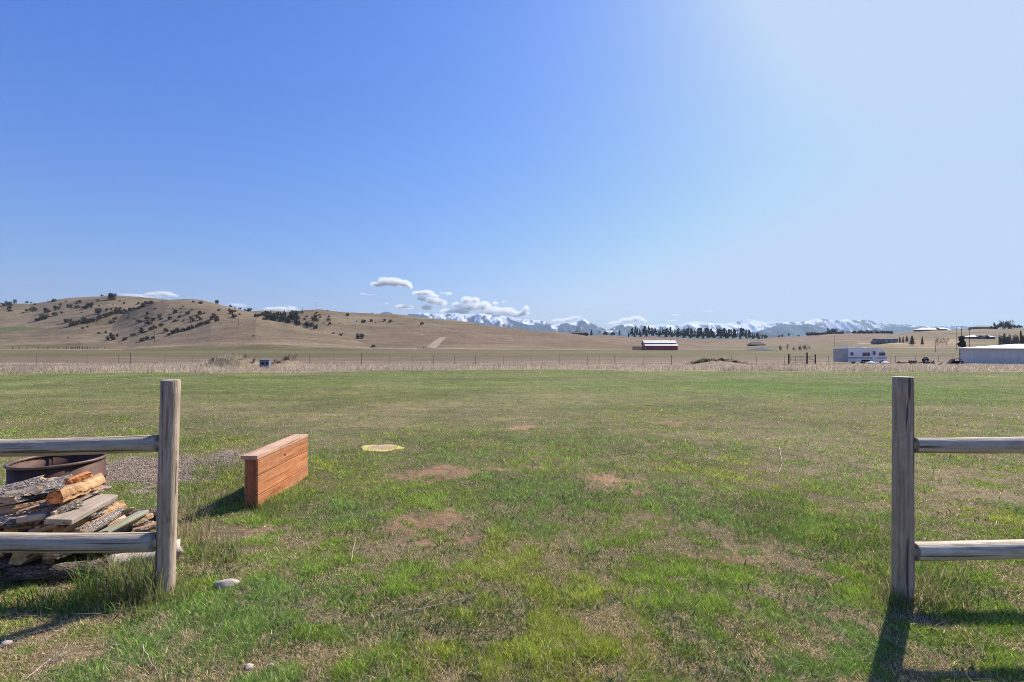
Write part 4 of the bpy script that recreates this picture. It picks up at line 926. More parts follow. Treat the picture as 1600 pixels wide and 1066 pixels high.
for px, py, w, h, k, lb in [(1557,514,8,9,'bush','dark round tree at the right end of the hilltop house'), (1571,514,12,11,'bush','tallest dark tree on the right hilltop'), (1584.5,514,6,6,'bush','small round tree right of the tallest hilltop tree'),
                        (1592,514,6,6,'bush','last small round tree on the right hilltop'), (1562,514,8,13,'bare','leafless tree behind the hilltop evergreens'), (1580,514,8,14,'bare','tall bare tree right of the tallest hilltop tree'),
                        (1575,514,8,13,'bare','second leafless tree behind the hilltop evergreens'), (1548,514,5,4,'bush','dark shrub against the hilltop house wall')]:
    tree_at('tree' if k == 'bush' else 'bare_tree', k, px, py, w, h, lb, 'tree', 'trees on the right hilltop', d=675)
for px, py, w, h, k, lb in [(1564,529,7,3.5,'bush','low hedge bush right of the dark low house'), (1571,529,7,6,'bush','rounded hedge bush right of the dark low house'), (1579,529,8,4,'bush','wide hedge bush near the right edge'),
                        (1587,529,8,4.5,'bush','bushy hedge plant near the right edge'), (1595,529,6,12,'pine','taller thin conifer above the hedge at the right edge'), (1600,529,8,5,'bush','last hedge bush at the right edge')]:
    tree_at('hedge_tree', k, px, py, w, h, lb, 'tree', 'hedge right of the dark low house', d=430)
for px, py, w, h, lb in [(1218.5,543,6,3,'small dark shrub beside the dark earth heap'), (1230,543.5,3,6,'upright dark shrub right of the dark earth heap'), (1240,544,4,2.5,'small shrub on the pale patch in the green field'), (1249,544,7,4,'wide dark shrub on the pale patch in the green field'), (1260,543,10,3,'tangled brown brush right of the wide dark shrub')]:
    tree_at('shrub', 'brush', px, py, w, h, lb, 'shrub', 'shrubs right of the dark earth heap', d=350)
for px, w in [(1465, 6), (1472, 7), (1479, 6)]:
    tree_at('shrub', 'bare', px, 530.5, w, 2.5, 'grey bush in the low row on the far side of the dry bank', 'shrub', 'grey bushes beyond the dry bank', d=470)

# ------------------------------------------------------------------ buildings
M['red'] = simple('red_barn_siding', (.42, .075, .065), .6, .15, 3); M['white_metal'] = simple('pale_metal_roof', (.40, .38, .38), .7, .06, 1, .2, bm=0)
M['white_trim'] = simple('white_paint', (.7, .7, .68), .6, .08, 3); M['dark_roof'] = simple('dark_shingle_roof', (.055, .048, .052), .85, .2, 2)
M['shed_roof'] = simple('light_metal_roof', (.34, .36, .40), .7, .06, 1, .3, bm=0); M['brown_wall'] = simple('brown_timber_wall', (.11, .055, .045), .8, .2, 2)
M['grey_wall'] = simple('grey_siding', (.20, .19, .20), .8, .15, 2); M['glass'] = simple('window_glass', (.13, .14, .16), .2, .1, 1, bm=0)
M['soil_heap'] = simple('dark_heap_soil', (.085, .078, .085), .95, .35, .6, bm=.8, bd=.2)
def house(name, px, py, wpx, d, wall_h, roof_h, depth, label, cat, wallm, roofm, rz=0.0, trim=None, extra=None, overhang=.5, ridge='x', group=None, hitpt=False):
    if hitpt: pp = hit(px, py, 250); X, d = pp.x, pp.y + depth / 2
    else: X = (px - 800) / F * d
    t = empty(name, (X, d, tz(X, d)), rz); tag(t, label, cat, group)
    L = wpx * d / F / 2; Dp = depth / 2
    mb = MB(); mb.box(-L, L, -Dp, Dp, -3, wall_h, 0)
    if ridge == 'x': mb.add([(-L, -Dp, wall_h), (-L, Dp, wall_h), (-L, 0, wall_h + roof_h - .1), (L, -Dp, wall_h), (L, Dp, wall_h), (L, 0, wall_h + roof_h - .1)], [(0, 2, 1), (3, 4, 5)])
    mb.build('wall', wallm, t)
    mb = MB(); o = overhang; th = .22
    if ridge == 'x':
        pr = [(-Dp - o, wall_h - roof_h * o / Dp + .02), (0, wall_h + roof_h), (Dp + o, wall_h - roof_h * o / Dp + .02)]
        pr = [(y, z + th) for y, z in pr] + [(y, z) for y, z in pr[::-1]]
        mb.prism([(y, z) for y, z in pr], -L - o, L + o)
    else:
        a = L + o; b = Dp + o
        mb.add([(-a, -b, wall_h), (a, -b, wall_h), (a, b, wall_h), (-a, b, wall_h), (-a * .55, 0, wall_h + roof_h), (a * .55, 0, wall_h + roof_h)], [(0, 1, 5, 4), (1, 2, 5), (2, 3, 4, 5), (3, 0, 4), (0, 3, 2, 1)])
    mb.build('roof', roofm, t)
    if extra: extra(t, L, Dp)
    return t
def win(t, x0, x1, y, z0, z1, m='glass', name='window'):
    mb = MB(); mb.box(x0 - .08, x1 + .08, y - .06, y + .05, z0 - .08, z1 + .08); f = mb.build(name, M['white_trim'], t)
    mb = MB(); mb.box(x0, x1, y - .08, y - .063, z0, z1); mb.build('pane', M[m], f)
# red barn with stepped pale roof
def barn():
    d = 365; X = (1030.5 - 800) / F * d; z = tz(X, d); t = empty('red_barn', (X, d, z), math.radians(-4)); tag(t, 'long red barn with stepped pale metal roof', 'barn')
    L = 11.6; mb = MB(); mb.box(-L, L, -7, 8, -1, 3.2)
    for x0, x1 in ((-L, -L + .2), (L - .2, L)): mb.prism([(-7, 3.2), (8, 3.2), (8, 4.4), (2.6, 7.0), (-2.8, 5.05), (-2.8, 4.6)], x0, x1)
    mb.build('wall', M['red'], t)
    mb = MB(); mb.prism([(-7.6, 3.0), (-2.6, 4.55), (-2.6, 4.72), (-7.6, 3.2)], -L - .5, L + .5); mb.build('lower_roof', M['white_metal'], t)
    mb = MB(); mb.box(-L, L, -2.79, -2.6, 4.73, 5.05); mb.build('clerestory_wall', M['brown_wall'], t)
    mb = MB(); mb.prism([(-3.3, 4.98), (2.6, 7.1), (8.5, 4.2), (8.5, 4.4), (2.6, 7.35), (-3.3, 5.2)], -L - .5, L + .5); mb.build('upper_roof', M['white_metal'], t)
    mb = MB(); mb.box(-L - .06, -L + .1, -5.5, -3.6, 0, 2.2); mb.box(-L - .06, -L + .1, 1, 4, 0, 3.0); mb.build('door', M['white_trim'], t)
    mb = MB(); mb.tube([(8.3, 1, 6.3), (8.3, 1, 7.4)], .18, 8); mb.build('flue', M['dark_roof'], t)
    f = empty('corral', (X - 16.2, d - 1, tz(X - 16.2, d - 1)), math.radians(-4)); tag(f, 'brown timber corral attached left of the red barn', 'corral')
    mb = MB()
    for k in range(5): mb.box(-4.4, 4.2, -.05, .05, .3 + k * .52, .66 + k * .52)
    mb.build('rail_panel', M['brown_wall'], f)
    for k in range(5): mb = MB(); mb.box(-4.45 + k * 2.15, -4.25 + k * 2.15, .055, .2, -.5, 2.8); mb.build('post', M['brown_wall'], f)
barn()
def heap(px, py, d, sx, sy, h, label, name='earth_heap', m='soil_heap', seed=1, cat='earth heap'):
    X = (px - 800) / F * d; n = 22; vs = []; fs = []
    zb = tz(X, d)
    for i in range(n + 1):
        for j in range(n + 1):
            x = (i / n * 2 - 1); y = (j / n * 2 - 1); q = math.hypot(x, y)
            z = h * max(0, 1 - q) ** .8 * (.75 + .5 * float(fbm(x * 3 + seed, y * 3, 3, seed))) - .15
            vs.append((x * sx, y * sy, z + (0 if q < 1 else -.6)))
    for i in range(n):
        for j in range(n): a = i * (n + 1) + j; fs.append((a, a + n + 1, a + n + 2, a + 1))
    o = mesh_obj(name, vs, fs, M[m], None, True, loc=(X, d, zb)); tag(o, label, cat); return o
house('dark_roofed_hut', 1185, 540, 22, 395, .9, 3.0, 9, 'low hut with dark gabled roof in the green field', 'hut', M['dark_wood'], M['dark_roof'], ridge='hip', hitpt=True)
heap(1190, 545, 345, 13, 8, 2.5, 'low dark earth heap in front of the dark-roofed hut', seed=4)
def dark_barn_extra(t, L, Dp):
    for k in range(6):
        mb = MB(); mb.box(-L + 1 + k * 4.2, -L + 3.4 + k * 4.2, -Dp - .3, -Dp - .01, 1.0, 2.6); mb.build('opening', M['brown_wall'], t)
    mb = MB(); mb.box(-L, L * .6, -Dp - .35, -Dp - .05, 3.3, 3.9); mb.build('fascia', M['grey_wall'], t)
house('dark_barn', 906, 523, 23, 740, 4.0, 2.0, 10, 'long dark barn on the horizon beneath the pointed peak', 'barn', M['dark_wood'], M['dark_roof'], extra=dark_barn_extra)
def ranch_extra(t, L, Dp):
    for x in (-2.2, 3.3, 7.6): win(t, x, x + .9, -Dp, .7, 2.9, 'white_trim')
    mb = MB(); mb.box(-L - 4.5, -L - .1, -3, 1, -1, 1.9); mb.build('side_porch', M['grey_wall'], t)
    mb = MB(); mb.box(-L - 3.4, -L - 1.8, -3.12, -3.01, .2, 1.7); mb.build('door', M['white_trim'], t)
    mb = MB(); mb.box(-L - 8.5, L + 3, -Dp - 2.6, -Dp - 2.4, -.6, .55); mb.build('deck_skirt', M['brown_wall'], t)
    mb = MB(); mb.box(-L, L, -Dp - 2.35, -Dp, .3, .5); mb.build('deck', M['brown_wall'], t)
house('ranch_house', 1388, 536, 30, 440, 4.1, .35, 9, 'long low grey house with flat brown roof left of small conifers', 'house', M['grey_wall'], M['brown_wall'], extra=ranch_extra, overhang=.5, hitpt=True)

def hill_extra(t, L, Dp):
    for x in (-L + 2, -L + 6, L - 8, L - 4): win(t, x, x + 1.6, -Dp, .8, 2.0)
house('white_roofed_house', 1450, 517, 34, 690, 1.9, 3.0, 12, 'low house with broad white roof on the hill crest', 'house', M['brown_wall'], M['white_metal'], extra=hill_extra, ridge='hip')
house('white_roofed_annex', 1470, 517, 10, 686, 2.5, 2.0, 9, 'smaller white roofed wing right of the hill crest house', 'house', M['grey_wall'], M['white_metal'])
house('hilltop_house', 1536, 514, 33, 680, 3.2, 2.2, 12, 'tan hilltop house with shallow roof beside dark trees', 'house', M['grey_wall'], M['brown_wall'], extra=hill_extra, ridge='hip')
def gables(t, L, Dp):
    for x in (-L * .15, L * .4):
        mb = MB(); mb.prism([(x - 3.2, 1.7), (x + 3.2, 1.7), (x, 3.9)], Dp * -1 - 2.2, 0)
        o = mb.build('gable', M['dark_roof'], t); o.rotation_euler = (0, 0, math.radians(90)); o.location = (0, 0, 0)
    win(t, -3.5, -.6, -Dp, .2, 1.4, 'white_trim', 'garage_door')
M['purple_roof'] = simple('lilac_grey_roof', (.33, .31, .36), .6, .1, 1, bm=0)
house('low_dark_house', 1537, 530, 36, 440, 1.9, 2.4, 11, 'low dark house with pale lilac-grey hipped roof', 'house', M['dark_wood'], M['purple_roof'], ridge='hip', extra=gables, hitpt=True)
# blue grey corrugated shed
def corr(name, c, sc):
    m, nt, b, o = new_mat(name); tc = nt.nodes.new("ShaderNodeTexCoord"); wv = nt.nodes.new("ShaderNodeTexWave"); wv.wave_type = 'BANDS'; wv.bands_direction = 'X'
    wv.inputs['Scale'].default_value = sc; nt.links.new(tc.outputs['Object'], wv.inputs[0])
    n = noise(nt, (1, 1, .3), 1.2, 4)
    nt.links.new(mixc(nt, .5, ramp(nt, n, [(.3, tuple(x*.8 for x in c)), (.7, tuple(x*1.15 for x in c))]), mixc(nt, wv.outputs[1], tuple(x*.75 for x in c), c)), b.inputs['Base Color'])
    b.inputs['Roughness'].default_value = .5; bump(nt, b, wv.outputs[1], .6, .03); return m
M['shed_wall'] = corr('blue_grey_corrugated_metal', (.60, .62, .62), 2.6)
def shed():
    p0 = Vector((74.6, 80.5, 0)); p1 = Vector((69.0, 52.0, 0)); L = (p1 - p0).length; rz = math.atan2(p1.y - p0.y, p1.x - p0.x)
    zb = -1.55; t = empty('metal_shed', (p0.x, p0.y, zb), rz); tag(t, 'long blue grey metal shed with pale roof at the right edge', 'shed')
    # local +X runs along the seen wall, +Y away from the camera side
    eave, ridge_z, half = 2.60, 3.22, 8.0
    mb = MB(); mb.box(0, L, 0, .12, -.5, eave); mb.box(0, L, 2*half - .12, 2*half, -.5, eave); mb.build('wall', M['shed_wall'], t)
    mb = MB(); mb.prism([(.122, -.5), (2*half - .122, -.5), (2*half - .122, eave), (half, ridge_z), (.122, eave)], .01, .12); mb.prism([(.122, -.5), (2*half - .122, -.5), (2*half - .122, eave), (half, ridge_z), (.122, eave)], L - .12, L - .01); mb.build('gable_wall', M['shed_wall'], t)
    mb = MB(); mb.prism([(-.35, eave - .02), (half, ridge_z + .02), (2*half + .35, eave - .02), (2*half + .35, eave + .08), (half, ridge_z + .14), (-.35, eave + .08)], -.4, L + .4); mb.build('roof', M['shed_roof'], t)
    mb = MB(); mb.box(-.06, .10, -.05, -.003, -.5, eave - .03); mb.build('corner_trim', M['redtrim'], t)
    for x in (14.5,): mb = MB(); mb.box(x, x + .16, -.09, -.003, -.5, eave - .03); mb.build('door_track', M['dark_wood'], t)
    mb = MB(); mb.box(1.5, 14.3, -.045, -.003, -.3, .28); mb.build('base_board', M['grey_wall'], t)
M['redtrim'] = simple('faded_pink_trim', (.32, .20, .20), .7, .1, 3)
shed()

# ------------------------------------------------------------------ motorhome
M['rv'] = simple('dull_white_fibreglass', (.90, .86, .80), .45, .06, 1.5, bm=0); M['rv_shade'] = simple('shaded_end_panel', (.42, .40, .39), .6, .12, 2)  # end panel's darker grey is painted shade of the rear end
M['stripe'] = simple('maroon_stripe', (.22, .05, .06), .5, .1, 2, bm=0); M['tyre'] = simple('black_rubber', (.02, .02, .022), .85, .2, 10); M['chrome'] = simple('dull_wheel_metal', (.4, .4, .42), .4, .1, 8, .6, bm=0)
def wheel(parent, x, y, z, r, w, name='wheel'):
    o = empty(name, (x, y, z)); o.parent = parent
    mb = MB(); mb.tube([(0, -w/2, 0), (0, -w/2 + .03, 0), (0, w/2 - .03, 0), (0, w/2, 0)], [r*.9, r, r, r*.9], 24); mb.build('tyre', M['tyre'], o)
    mb = MB(); mb.tube([(0, -w/2 - .012, 0), (0, -w/2 - .001, 0)], [r*.5, r*.56], 18); mb.build('rim', M['chrome'], o)
def rv():
    d = 77; X = (1352 - 800) / F * d; z = tz(X, d); t = empty('motorhome', (X, d + 1.2, z), 0); t.scale = (.95, 1, .85)
    tag(t, 'old off-white motorhome with dark red stripe parked beyond the dry grass', 'motorhome')
    yw = -1.2; x0, x1 = -3.62, 3.62; zb, zt = .42, 2.98
    prof = [(x0 + .75, zb), (x1 - .1, zb), (x1 + .08, .95), (x1, 1.45), (x1 - .38, 2.35), (x1 - .95, zt - .05), (x1 - 1.3, zt), (x0 + .75, zt)]
    def side(prof, y0, y1, mats, name, mi=0):
        n = len(prof); vs = [(x, y0, zz) for x, zz in prof] + [(x, y1, zz) for x, zz in prof]
        fs = [tuple(range(n)), tuple(range(n, 2*n))[::-1]] + [(i, n+i, n+(i+1)%n, (i+1)%n) for i in range(n)]
        return mesh_obj(name, vs, fs, mats, t)
    side(prof, yw, -yw, M['rv'], 'body')
    mb = MB(); mb.box(x0 - .05, x0 + .745, yw - .02, -yw + .02, .35, zt - .12); mb.build('rear_box', M['rv_shade'], t)
    mb = MB(); mb.box(x0 + .7, x1 - 1.25, yw - .06, -yw + .06, zt + .002, zt + .07); mb.build('roof', M['white_trim'], t)
    for xx, l, h in ((x0 + 1.25, .75, .22), (x0 + 3.3, .8, .26), (x0 + 4.3, .4, .12)):
        mb = MB(); mb.add([(xx-l/2,-.4,zt+.072),(xx+l/2,-.4,zt+.072),(xx+l/2,.4,zt+.072),(xx-l/2,.4,zt+.072),(xx-l/3,-.3,zt+.07+h),(xx+l/3,-.3,zt+.07+h),(xx+l/3,.3,zt+.07+h),(xx-l/3,.3,zt+.07+h)], [(0,3,2,1),(4,5,6,7),(0,1,5,4),(1,2,6,5),(2,3,7,6),(3,0,4,7)]); mb.build('roof_vent', M['white_trim'], t)
    mb = MB(); mb.box(x0 + .76, x1 - .02, yw - .012, yw - .002, 1.05, 1.17); mb.box(x0 + .76, x1 - .06, yw - .012, yw - .002, 1.22, 1.26); mb.build('stripe', M['stripe'], t)
    def w(name, a, b, c, e):
        mb = MB(); mb.box(a, b, yw - .02, yw - .002, c, e); f = mb.build(name, M['tpost'], t); mb = MB(); mb.box(a + .06, b - .06, yw - .03, yw - .021, c + .06, e - .06); mb.build('pane', M['glass'], f)
    w('window', x0 + 1.15, x0 + 1.6, 1.6, 2.2); w('window', x0 + 3.15, x0 + 3.72, 1.5, 2.15); w('window', x0 + 3.78, x0 + 4.4, 1.5, 2.15); w('windshield', x1 - 1.35, x1 - .3, 1.55, 2.15)
    mb = MB(); mb.box(x0 + 4.78, x0 + 5.45, yw - .025, yw - .002, .55, 2.6); dr = mb.build('door', M['rv'], t); mb = MB(); mb.box(x0 + 4.9, x0 + 5.32, yw - .035, yw - .026, 1.7, 2.4); mb.build('pane', M['glass'], dr)
    mb = MB(); mb.box(x0 + 4.72, x0 + 4.77, yw - .018, yw - .002, .45, 2.75); mb.build('door_seam', M['tpost'], t)
    for xx in (x0 + 3.3, x1 - .75):
        wheel(t, xx, yw + .1, .36, .36, .24); wheel(t, xx, -yw - .1, .36, .36, .24)
    mb = MB(); mb.box(x0 + 3.0, x0 + 4.4, yw - .03, yw - .002, .45, .78); mb.build('wheel_arch', M['tyre'], t)
rv()
# scrap beside the shed
def scrap():
    def at(px, d): X = (px - 800) / F * d; return X, d, tz(X, d)
    for px, lb in ((1361, 'pale dome-shaped metal lid lying in grass below the motorhome door'), (1383, 'pale curved panel lying in grass below the motorhome windscreen')):
        x, y, z = at(px, 66); o = mesh_obj('scrap_dome', *dome(.5, .28), M['white_trim'], None, True, loc=(x, y, z + .12)); tag(o, lb, 'scrap metal')
    x, y, z = at(1446, 70); t = empty('scrapped_axle', (x, y, z), .15); tag(t, 'dark wheel and mudguard of a scrapped trailer beyond the dry grass', 'trailer wheel')
    wheel(t, 0, 0, .42, .42, .22)
    mb = MB(); pts = [(math.cos(a) * .56, math.sin(a) * .56 + .42) for a in [math.radians(170 - k * 16) for k in range(11)]]
    mb.tube([(p[0], 0, p[1]) for p in pts], .07, 6); mb.build('mudguard', M['tyre'], t)
    mb = MB(); mb.box(-1.1, 1.2, -.1, .1, .22, .34); mb.add([(.4,-.3,.1),(1.3,-.3,.1),(1.0,-.3,.55),(.4,.3,.1),(1.3,.3,.1),(1.0,.3,.55)], [(0,1,2),(3,5,4),(0,3,4,1),(1,4,5,2),(2,5,3,0)]); mb.build('frame', M['tpost'], t)
    x, y, z = at(1426, 70); t = empty('scrap_machine', (x, y, z)); tag(t, 'low dark scrap machine part left of the trailer wheel', 'scrap metal')
    wheel(t, -.25, 0, .3, .26, .2); wheel(t, .3, 0, .3, .24, .2); mb = MB(); mb.box(-.5, .55, -.15, .15, .35, .55); mb.box(-2.2, -.6, -.1, .1, .18, .3); mb.build('chassis', M['tpost'], t)
    x, y, z = at(1411, 68); t = empty('scrap_pipes', (x, y, z)); tag(t, 'thin rusty bars lying in grass right of the motorhome', 'scrap metal')
    for k in range(4): mb = MB(); mb.tube([(-1.0 + .2*k, k*.1, .15 + .1*k), (.9 - .3*k, .2, .25 - .05*k)], .04, 6); mb.build('bar', M['rust'], t)
    x, y, z = at(1491, 68); t = empty('dark_plough', (x, y, z), .1); tag(t, 'dark humped farm implement against the left end of the shed', 'farm implement')
    mb = MB(); mb.prism([(-.35, 0), (.35, 0), (.3, .5), (-.3, .5)], -.3, 1.1); mb.add([(-1.0,-.3,0),(-.2,-.3,.72),(-.3,-.3,.3),(-1.0,.3,0),(-.2,.3,.72),(-.3,.3,.3)], [(0,2,1),(3,4,5),(0,1,4,3),(1,2,5,4),(2,0,3,5)]); mb.build('body', M['tyre'], t)
    mb = MB(); mb.tube([(-.9, -.2, .05), (-.25, -.2, .75), (.3, -.2, .8), (1.0, -.2, .6)], .06, 6); mb.build('frame', M['tpost'], t)
    wheel(t, .5, -.35, .28, .28, .16)
    x, y, z = at(1470, 62); o = mesh_obj('canvas_scrap', [(-.5,0,0),(.15,0,.38),(.3,0,.30),(.2,.3,0),(-.3,.35,.02)], [(0,1,4),(1,2,3,4),(0,2,1),(0,3,2),(0,4,3)], M['twig'], None, loc=(x, y, z)); tag(o, 'pale pointed scrap of canvas in grass left of the shed', 'canvas')
def dome(r, h, n=18, m=6):
    vs = [(math.cos(2*math.pi*s/n)*r*math.cos(k/m*1.5), math.sin(2*math.pi*s/n)*r*math.cos(k/m*1.5), h*math.sin(k/m*1.5)) for k in range(m) for s in range(n)]
    fs = [(k*n+s, k*n+(s+1)%n, (k+1)*n+(s+1)%n, (k+1)*n+s) for k in range(m-1) for s in range(n)]; fs.append(tuple((m-1)*n+s for s in range(n))); fs.append(tuple(range(n))[::-1]); return vs, fs
scrap()
def red_car():
    d = 300; X = (1592 - 800) / F * d; t = empty('parked_car', (X, d, tz(X, d)), .2); tag(t, 'dark red car seen over the shed roof at the right edge', 'car')
    pr = [(-2.2,.35),(2.2,.35),(2.25,.8),(1.2,.95),(.6,1.5),(-1.2,1.5),(-1.9,.95),(-2.3,.85)]; n = len(pr)
    vs = [(x,-.85,z) for x,z in pr] + [(x,.85,z) for x,z in pr]; mesh_obj('body', vs, [tuple(range(n)), tuple(range(n,2*n))[::-1]] + [(i,n+i,n+(i+1)%n,(i+1)%n) for i in range(n)], M['red'], t)
    for x in (-1.4, 1.4): wheel(t, x, -.8, .35, .35, .2); wheel(t, x, .8, .35, .35, .2)
    mb = MB(); mb.box(-1.0, .5, -.87, -.851, 1.0, 1.38); mb.build('window', M['glass'], t)
red_car()
# blue grey box with two round openings
def port_box():
    d = 40.5; X = (415.5 - 800) / F * d; t = empty('metal_box', (X, d, tz(X, d) + .0), .1); tag(t, 'blue grey box with two round dark openings beside the weedy mound', 'box')
    mb = MB(); mb.box(-.33, .33, -.25, .25, -.1, .62); mb.box(-.40, -.335, -.28, .28, -.1, .68); mb.box(-.33, .36, -.28, .28, .625, .67); mb.build('casing', M['bluebox'], t)
    for x, r in ((-.15, .10), (.19, .10)): mb = MB(); mb.tube([(x, -.252, .36), (x, -.275, .36)], r, 16); mb.build('opening', M['tyre'], t)
M['bluebox'] = simple('blue_grey_paint', (.17, .20, .26), .6, .2, 6)
port_box()

# ------------------------------------------------------------------ wire pasture fence, gate, poles
def wire_fence():
    xs = [-140,-70,-10,57,136,185,204,258,300,345,400,450,484,522,565,609,645,677,710,743,787,830,874,918,936,961,1006,1049,1100,1143,1182,1226]
    d0 = 57; t = empty('wire_fence', (0, d0, -.85)); tag(t, 'long wire fence on thin steel posts behind the dry grass', 'fence')
    rs = random.Random(3); P = []
    for x in xs:
        d = d0 + rs.uniform(-.4, .4); X = (x - 800) / F * d; z = tz(X, d); h = 1.22 + (.25 if x in (204, 565) else 0) + rs.uniform(-.05, .05)
        r = .02 if x not in (204, 565, 961, 1049) else .034
        mb = MB(); mb.tube([(X, d - d0, z + .85 - .1), (X + rs.uniform(-.03, .03), d - d0, z + .85 + h)], r, 6); mb.build('post', M['tpost'], t); P.append((X, d - d0, z + .85))
    for hh in (.35, .75, 1.12): mb = MB(); mb.tube([(p[0], p[1] - .045, p[2] + hh) for p in P], .004, 4); mb.build('wire', M['rusty_wire'], t)
    xs = [1273.5, 1295, 1322, 1392, 1399, 1430, 1466, 1489]
    d0 = 72; t = empty('wire_fence', (0, d0, -1.4)); tag(t, 'wire fence running behind the motorhome to the shed', 'fence'); P = []
    for x in xs:
        d = d0 + 8 * (x > 1300); X = (x - 800) / F * d; z = tz(X, d); mb = MB(); mb.tube([(X, d - d0, z + 1.3), (X, d - d0, z + 1.4 + 1.3)], .035, 6); mb.build('post', M['tpost'], t); P.append((X, d - d0, z + 1.4))
    for hh in (.4, .8, 1.2): mb = MB(); mb.tube([(p[0], p[1] - .045, p[2] + hh) for p in P], .008, 4); mb.build('wire', M['rusty_wire'], t)
wire_fence()
def gate():
    d = 68; t = empty('field_gate', ((1253 - 800) / F * d, d, tz((1253 - 800) / F * d, d))); tag(t, 'dark tubular field gate between three wooden posts left of the motorhome', 'gate')
    m = d / F
    for px, h, r in ((1232.5, 1.45, .10), (1261, 1.65, .10), (1274, 1.4, .08)):
        mb = MB(); x = (px - 1253) * m; mb.tube([(x, 0, -.2), (x, 0, h)], r, 8); mb.build('post', M['dark_wood'], t)
    mb = MB(); a, b = (1234.5 - 1253) * m, (1259.5 - 1253) * m
    for z in (.3, .5, .7, .9, 1.1): mb.tube([(a, -.05, z), (b, -.05, z)], .018, 6)
    for k in range(4): x = a + (b - a) * k / 3; mb.tube([(x, -.05, .28), (x, -.05, 1.12)], .02, 6)
    mb.build('gate_leaf', M['tpost'], t)
    mb = MB(); a, b = (1262.5 - 1253) * m, (1273 - 1253) * m
    for z in (.35, .7, 1.05): mb.tube([(a, -.05, z), (b, -.05, z)], .022, 6)
    mb.tube([(a, -.05, 1.05), (b, -.05, .35)], .022, 6); mb.build('brace', M['dark_wood'], t)
gate()
def pole(px, pyb, pyt, label, d=None, arm=True, r=.16, lo=100):
    if d is None: p = hit(px, pyb, lo)
    else: X = (px - 800) / F * d; p = Vector((X, d, tz(X, d)))
    h = EYE - (pyt - HY) * p.y / F - p.z; h = max(h, 3)
    t = empty('utility_pole', p, .3); tag(t, label, 'utility pole', 'utility poles')
    mb = MB(); mb.tube([(0, 0, -.5), (0, 0, h)], [r, r * .75], 8); mb.build('pole', M['dark_wood'], t)
    if arm: mb = MB(); mb.box(-1.1, 1.1, -.17, -.05 - r * .0, h - .75, h - .55); mb.build('crossarm', M['dark_wood'], t)
pole(494, 484.8, 472.5, 'taller utility pole on the middle ridge skyline', d=725); pole(472.5, 486, 480, 'shorter utility pole left of the taller one on the ridge', d=728)
pole(241.5, 535, 516.5, 'utility pole at the foot of the middle hill', lo=200); pole(372.5, 509, 496, 'utility pole on the brow of the front spur', lo=200, arm=False)
pole(1495, 530, 509.5, 'left of the three tall poles near the pine', d=330); pole(1502.5, 543, 512, 'pole rising through the bushy pine', d=200, r=.12); pole(1514.5, 542, 513, 'tall pole just right of the bushy pine', d=230, r=.14)
pole(1462, 545, 531, 'short dark pole on the dry bank', d=250, arm=False, r=.12); pole(1304, 539, 524, 'thin pole on the gentle slope left of the ranch house', d=500, arm=False, r=.13)
# distant corral posts
t = empty('corral_fence', (0, 395, tz(-300, 395))); tag(t, 'row of dark corral posts along the far edge of the green field', 'fence')
rs = random.Random(4)
for x in [42, 91, 104, 112, 114, 118, 121, 124, 129, 133, 137, 141, 147, 152, 164, 20, 30, 60, 75]:
    d = 388; X = (x - 800) / F * d; z = tz(X, d) - t.location.z; mb = MB(); mb.box(X - .2, X + .2, -7 - .2, -7 + .2, z - .3, z + (1.9 if x > 88 else 1.1) * rs.uniform(.7, 1.2)); mb.build('post', M['dark_wood'], t)
mb = MB()
for z in (.5, 1.1): mb.box((104 - 800) / F * 388, (132 - 800) / F * 388, -7.33, -7.21, z, z + .14)
mb.build('rail', M['dark_wood'], t)
t = empty('track_fence', (0, 372, tz(-60, 372))); tag(t, 'short dark fence beside the foot of the diagonal hill track', 'fence')
for x in [653, 658, 662, 667, 672]:
    X = (x - 800) / F * 372; z = tz(X, 372) - t.location.z; mb = MB(); mb.box(X - .15, X + .15, -.15, .15, z - .2, z + 1.5); mb.build('post', M['dark_wood'], t)
mb = MB(); mb.box((653 - 800) / F * 372, (672 - 800) / F * 372, -.29, -.17, .9, 1.05); mb.build('rail', M['dark_wood'], t)

# brush heaps and weedy mounds
for px, d, w, h, k, lb in [(1084, 53, 1.6, .5, 'brush', 'dark tangled brush at the left end of the weedy bank'), (1096, 53, 2.2, .55, 'weed', 'green weedy growth on the bank behind the dry grass'), (1107, 53, 2.0, .55, 'weed', 'second green weedy clump on the bank'),
                       (1119, 53, 1.8, .6, 'brush', 'dark brown brush clump in the middle of the bank'), (1131, 53, 1.8, .6, 'brush', 'dark brown brush clump right of the bank middle'), (1148, 53, 2.2, .5, 'weed', 'olive weedy clump near the right end of the bank'), (1160, 53, 2.0, .45, 'brush', 'brown brush at the right end of the bank'),
                       (448, 43.5, 1.0, .55, 'brush', 'grey brush pile right of the blue grey box'), (458, 43.5, 1.2, .65, 'bare', 'pale stick pile right of the grey brush pile'), (436, 43, .9, .4, 'weed', 'weedy clump beside the blue grey box'),
                       (332, 42.5, .5, .35, 'brush', 'dark clod on the top left of the weedy mound'), (384, 42.5, .25, .5, 'brush', 'short dark stump on the weedy mound'), (430, 43.8, 1.3, .55, 'red', 'reddish brush behind the blue grey box'), (396, 42.5, .5, .4, 'brush', 'small brush tuft left of the blue grey box')]:
    X = (px - 800) / F * d; p = Vector((X, d, tz(X, d))); plant('brush_clump', k, p, w, h * (.75 if px > 1000 else 1), lb, 'brush', 'brush clumps by the wire fence', small=True, sink=.1)

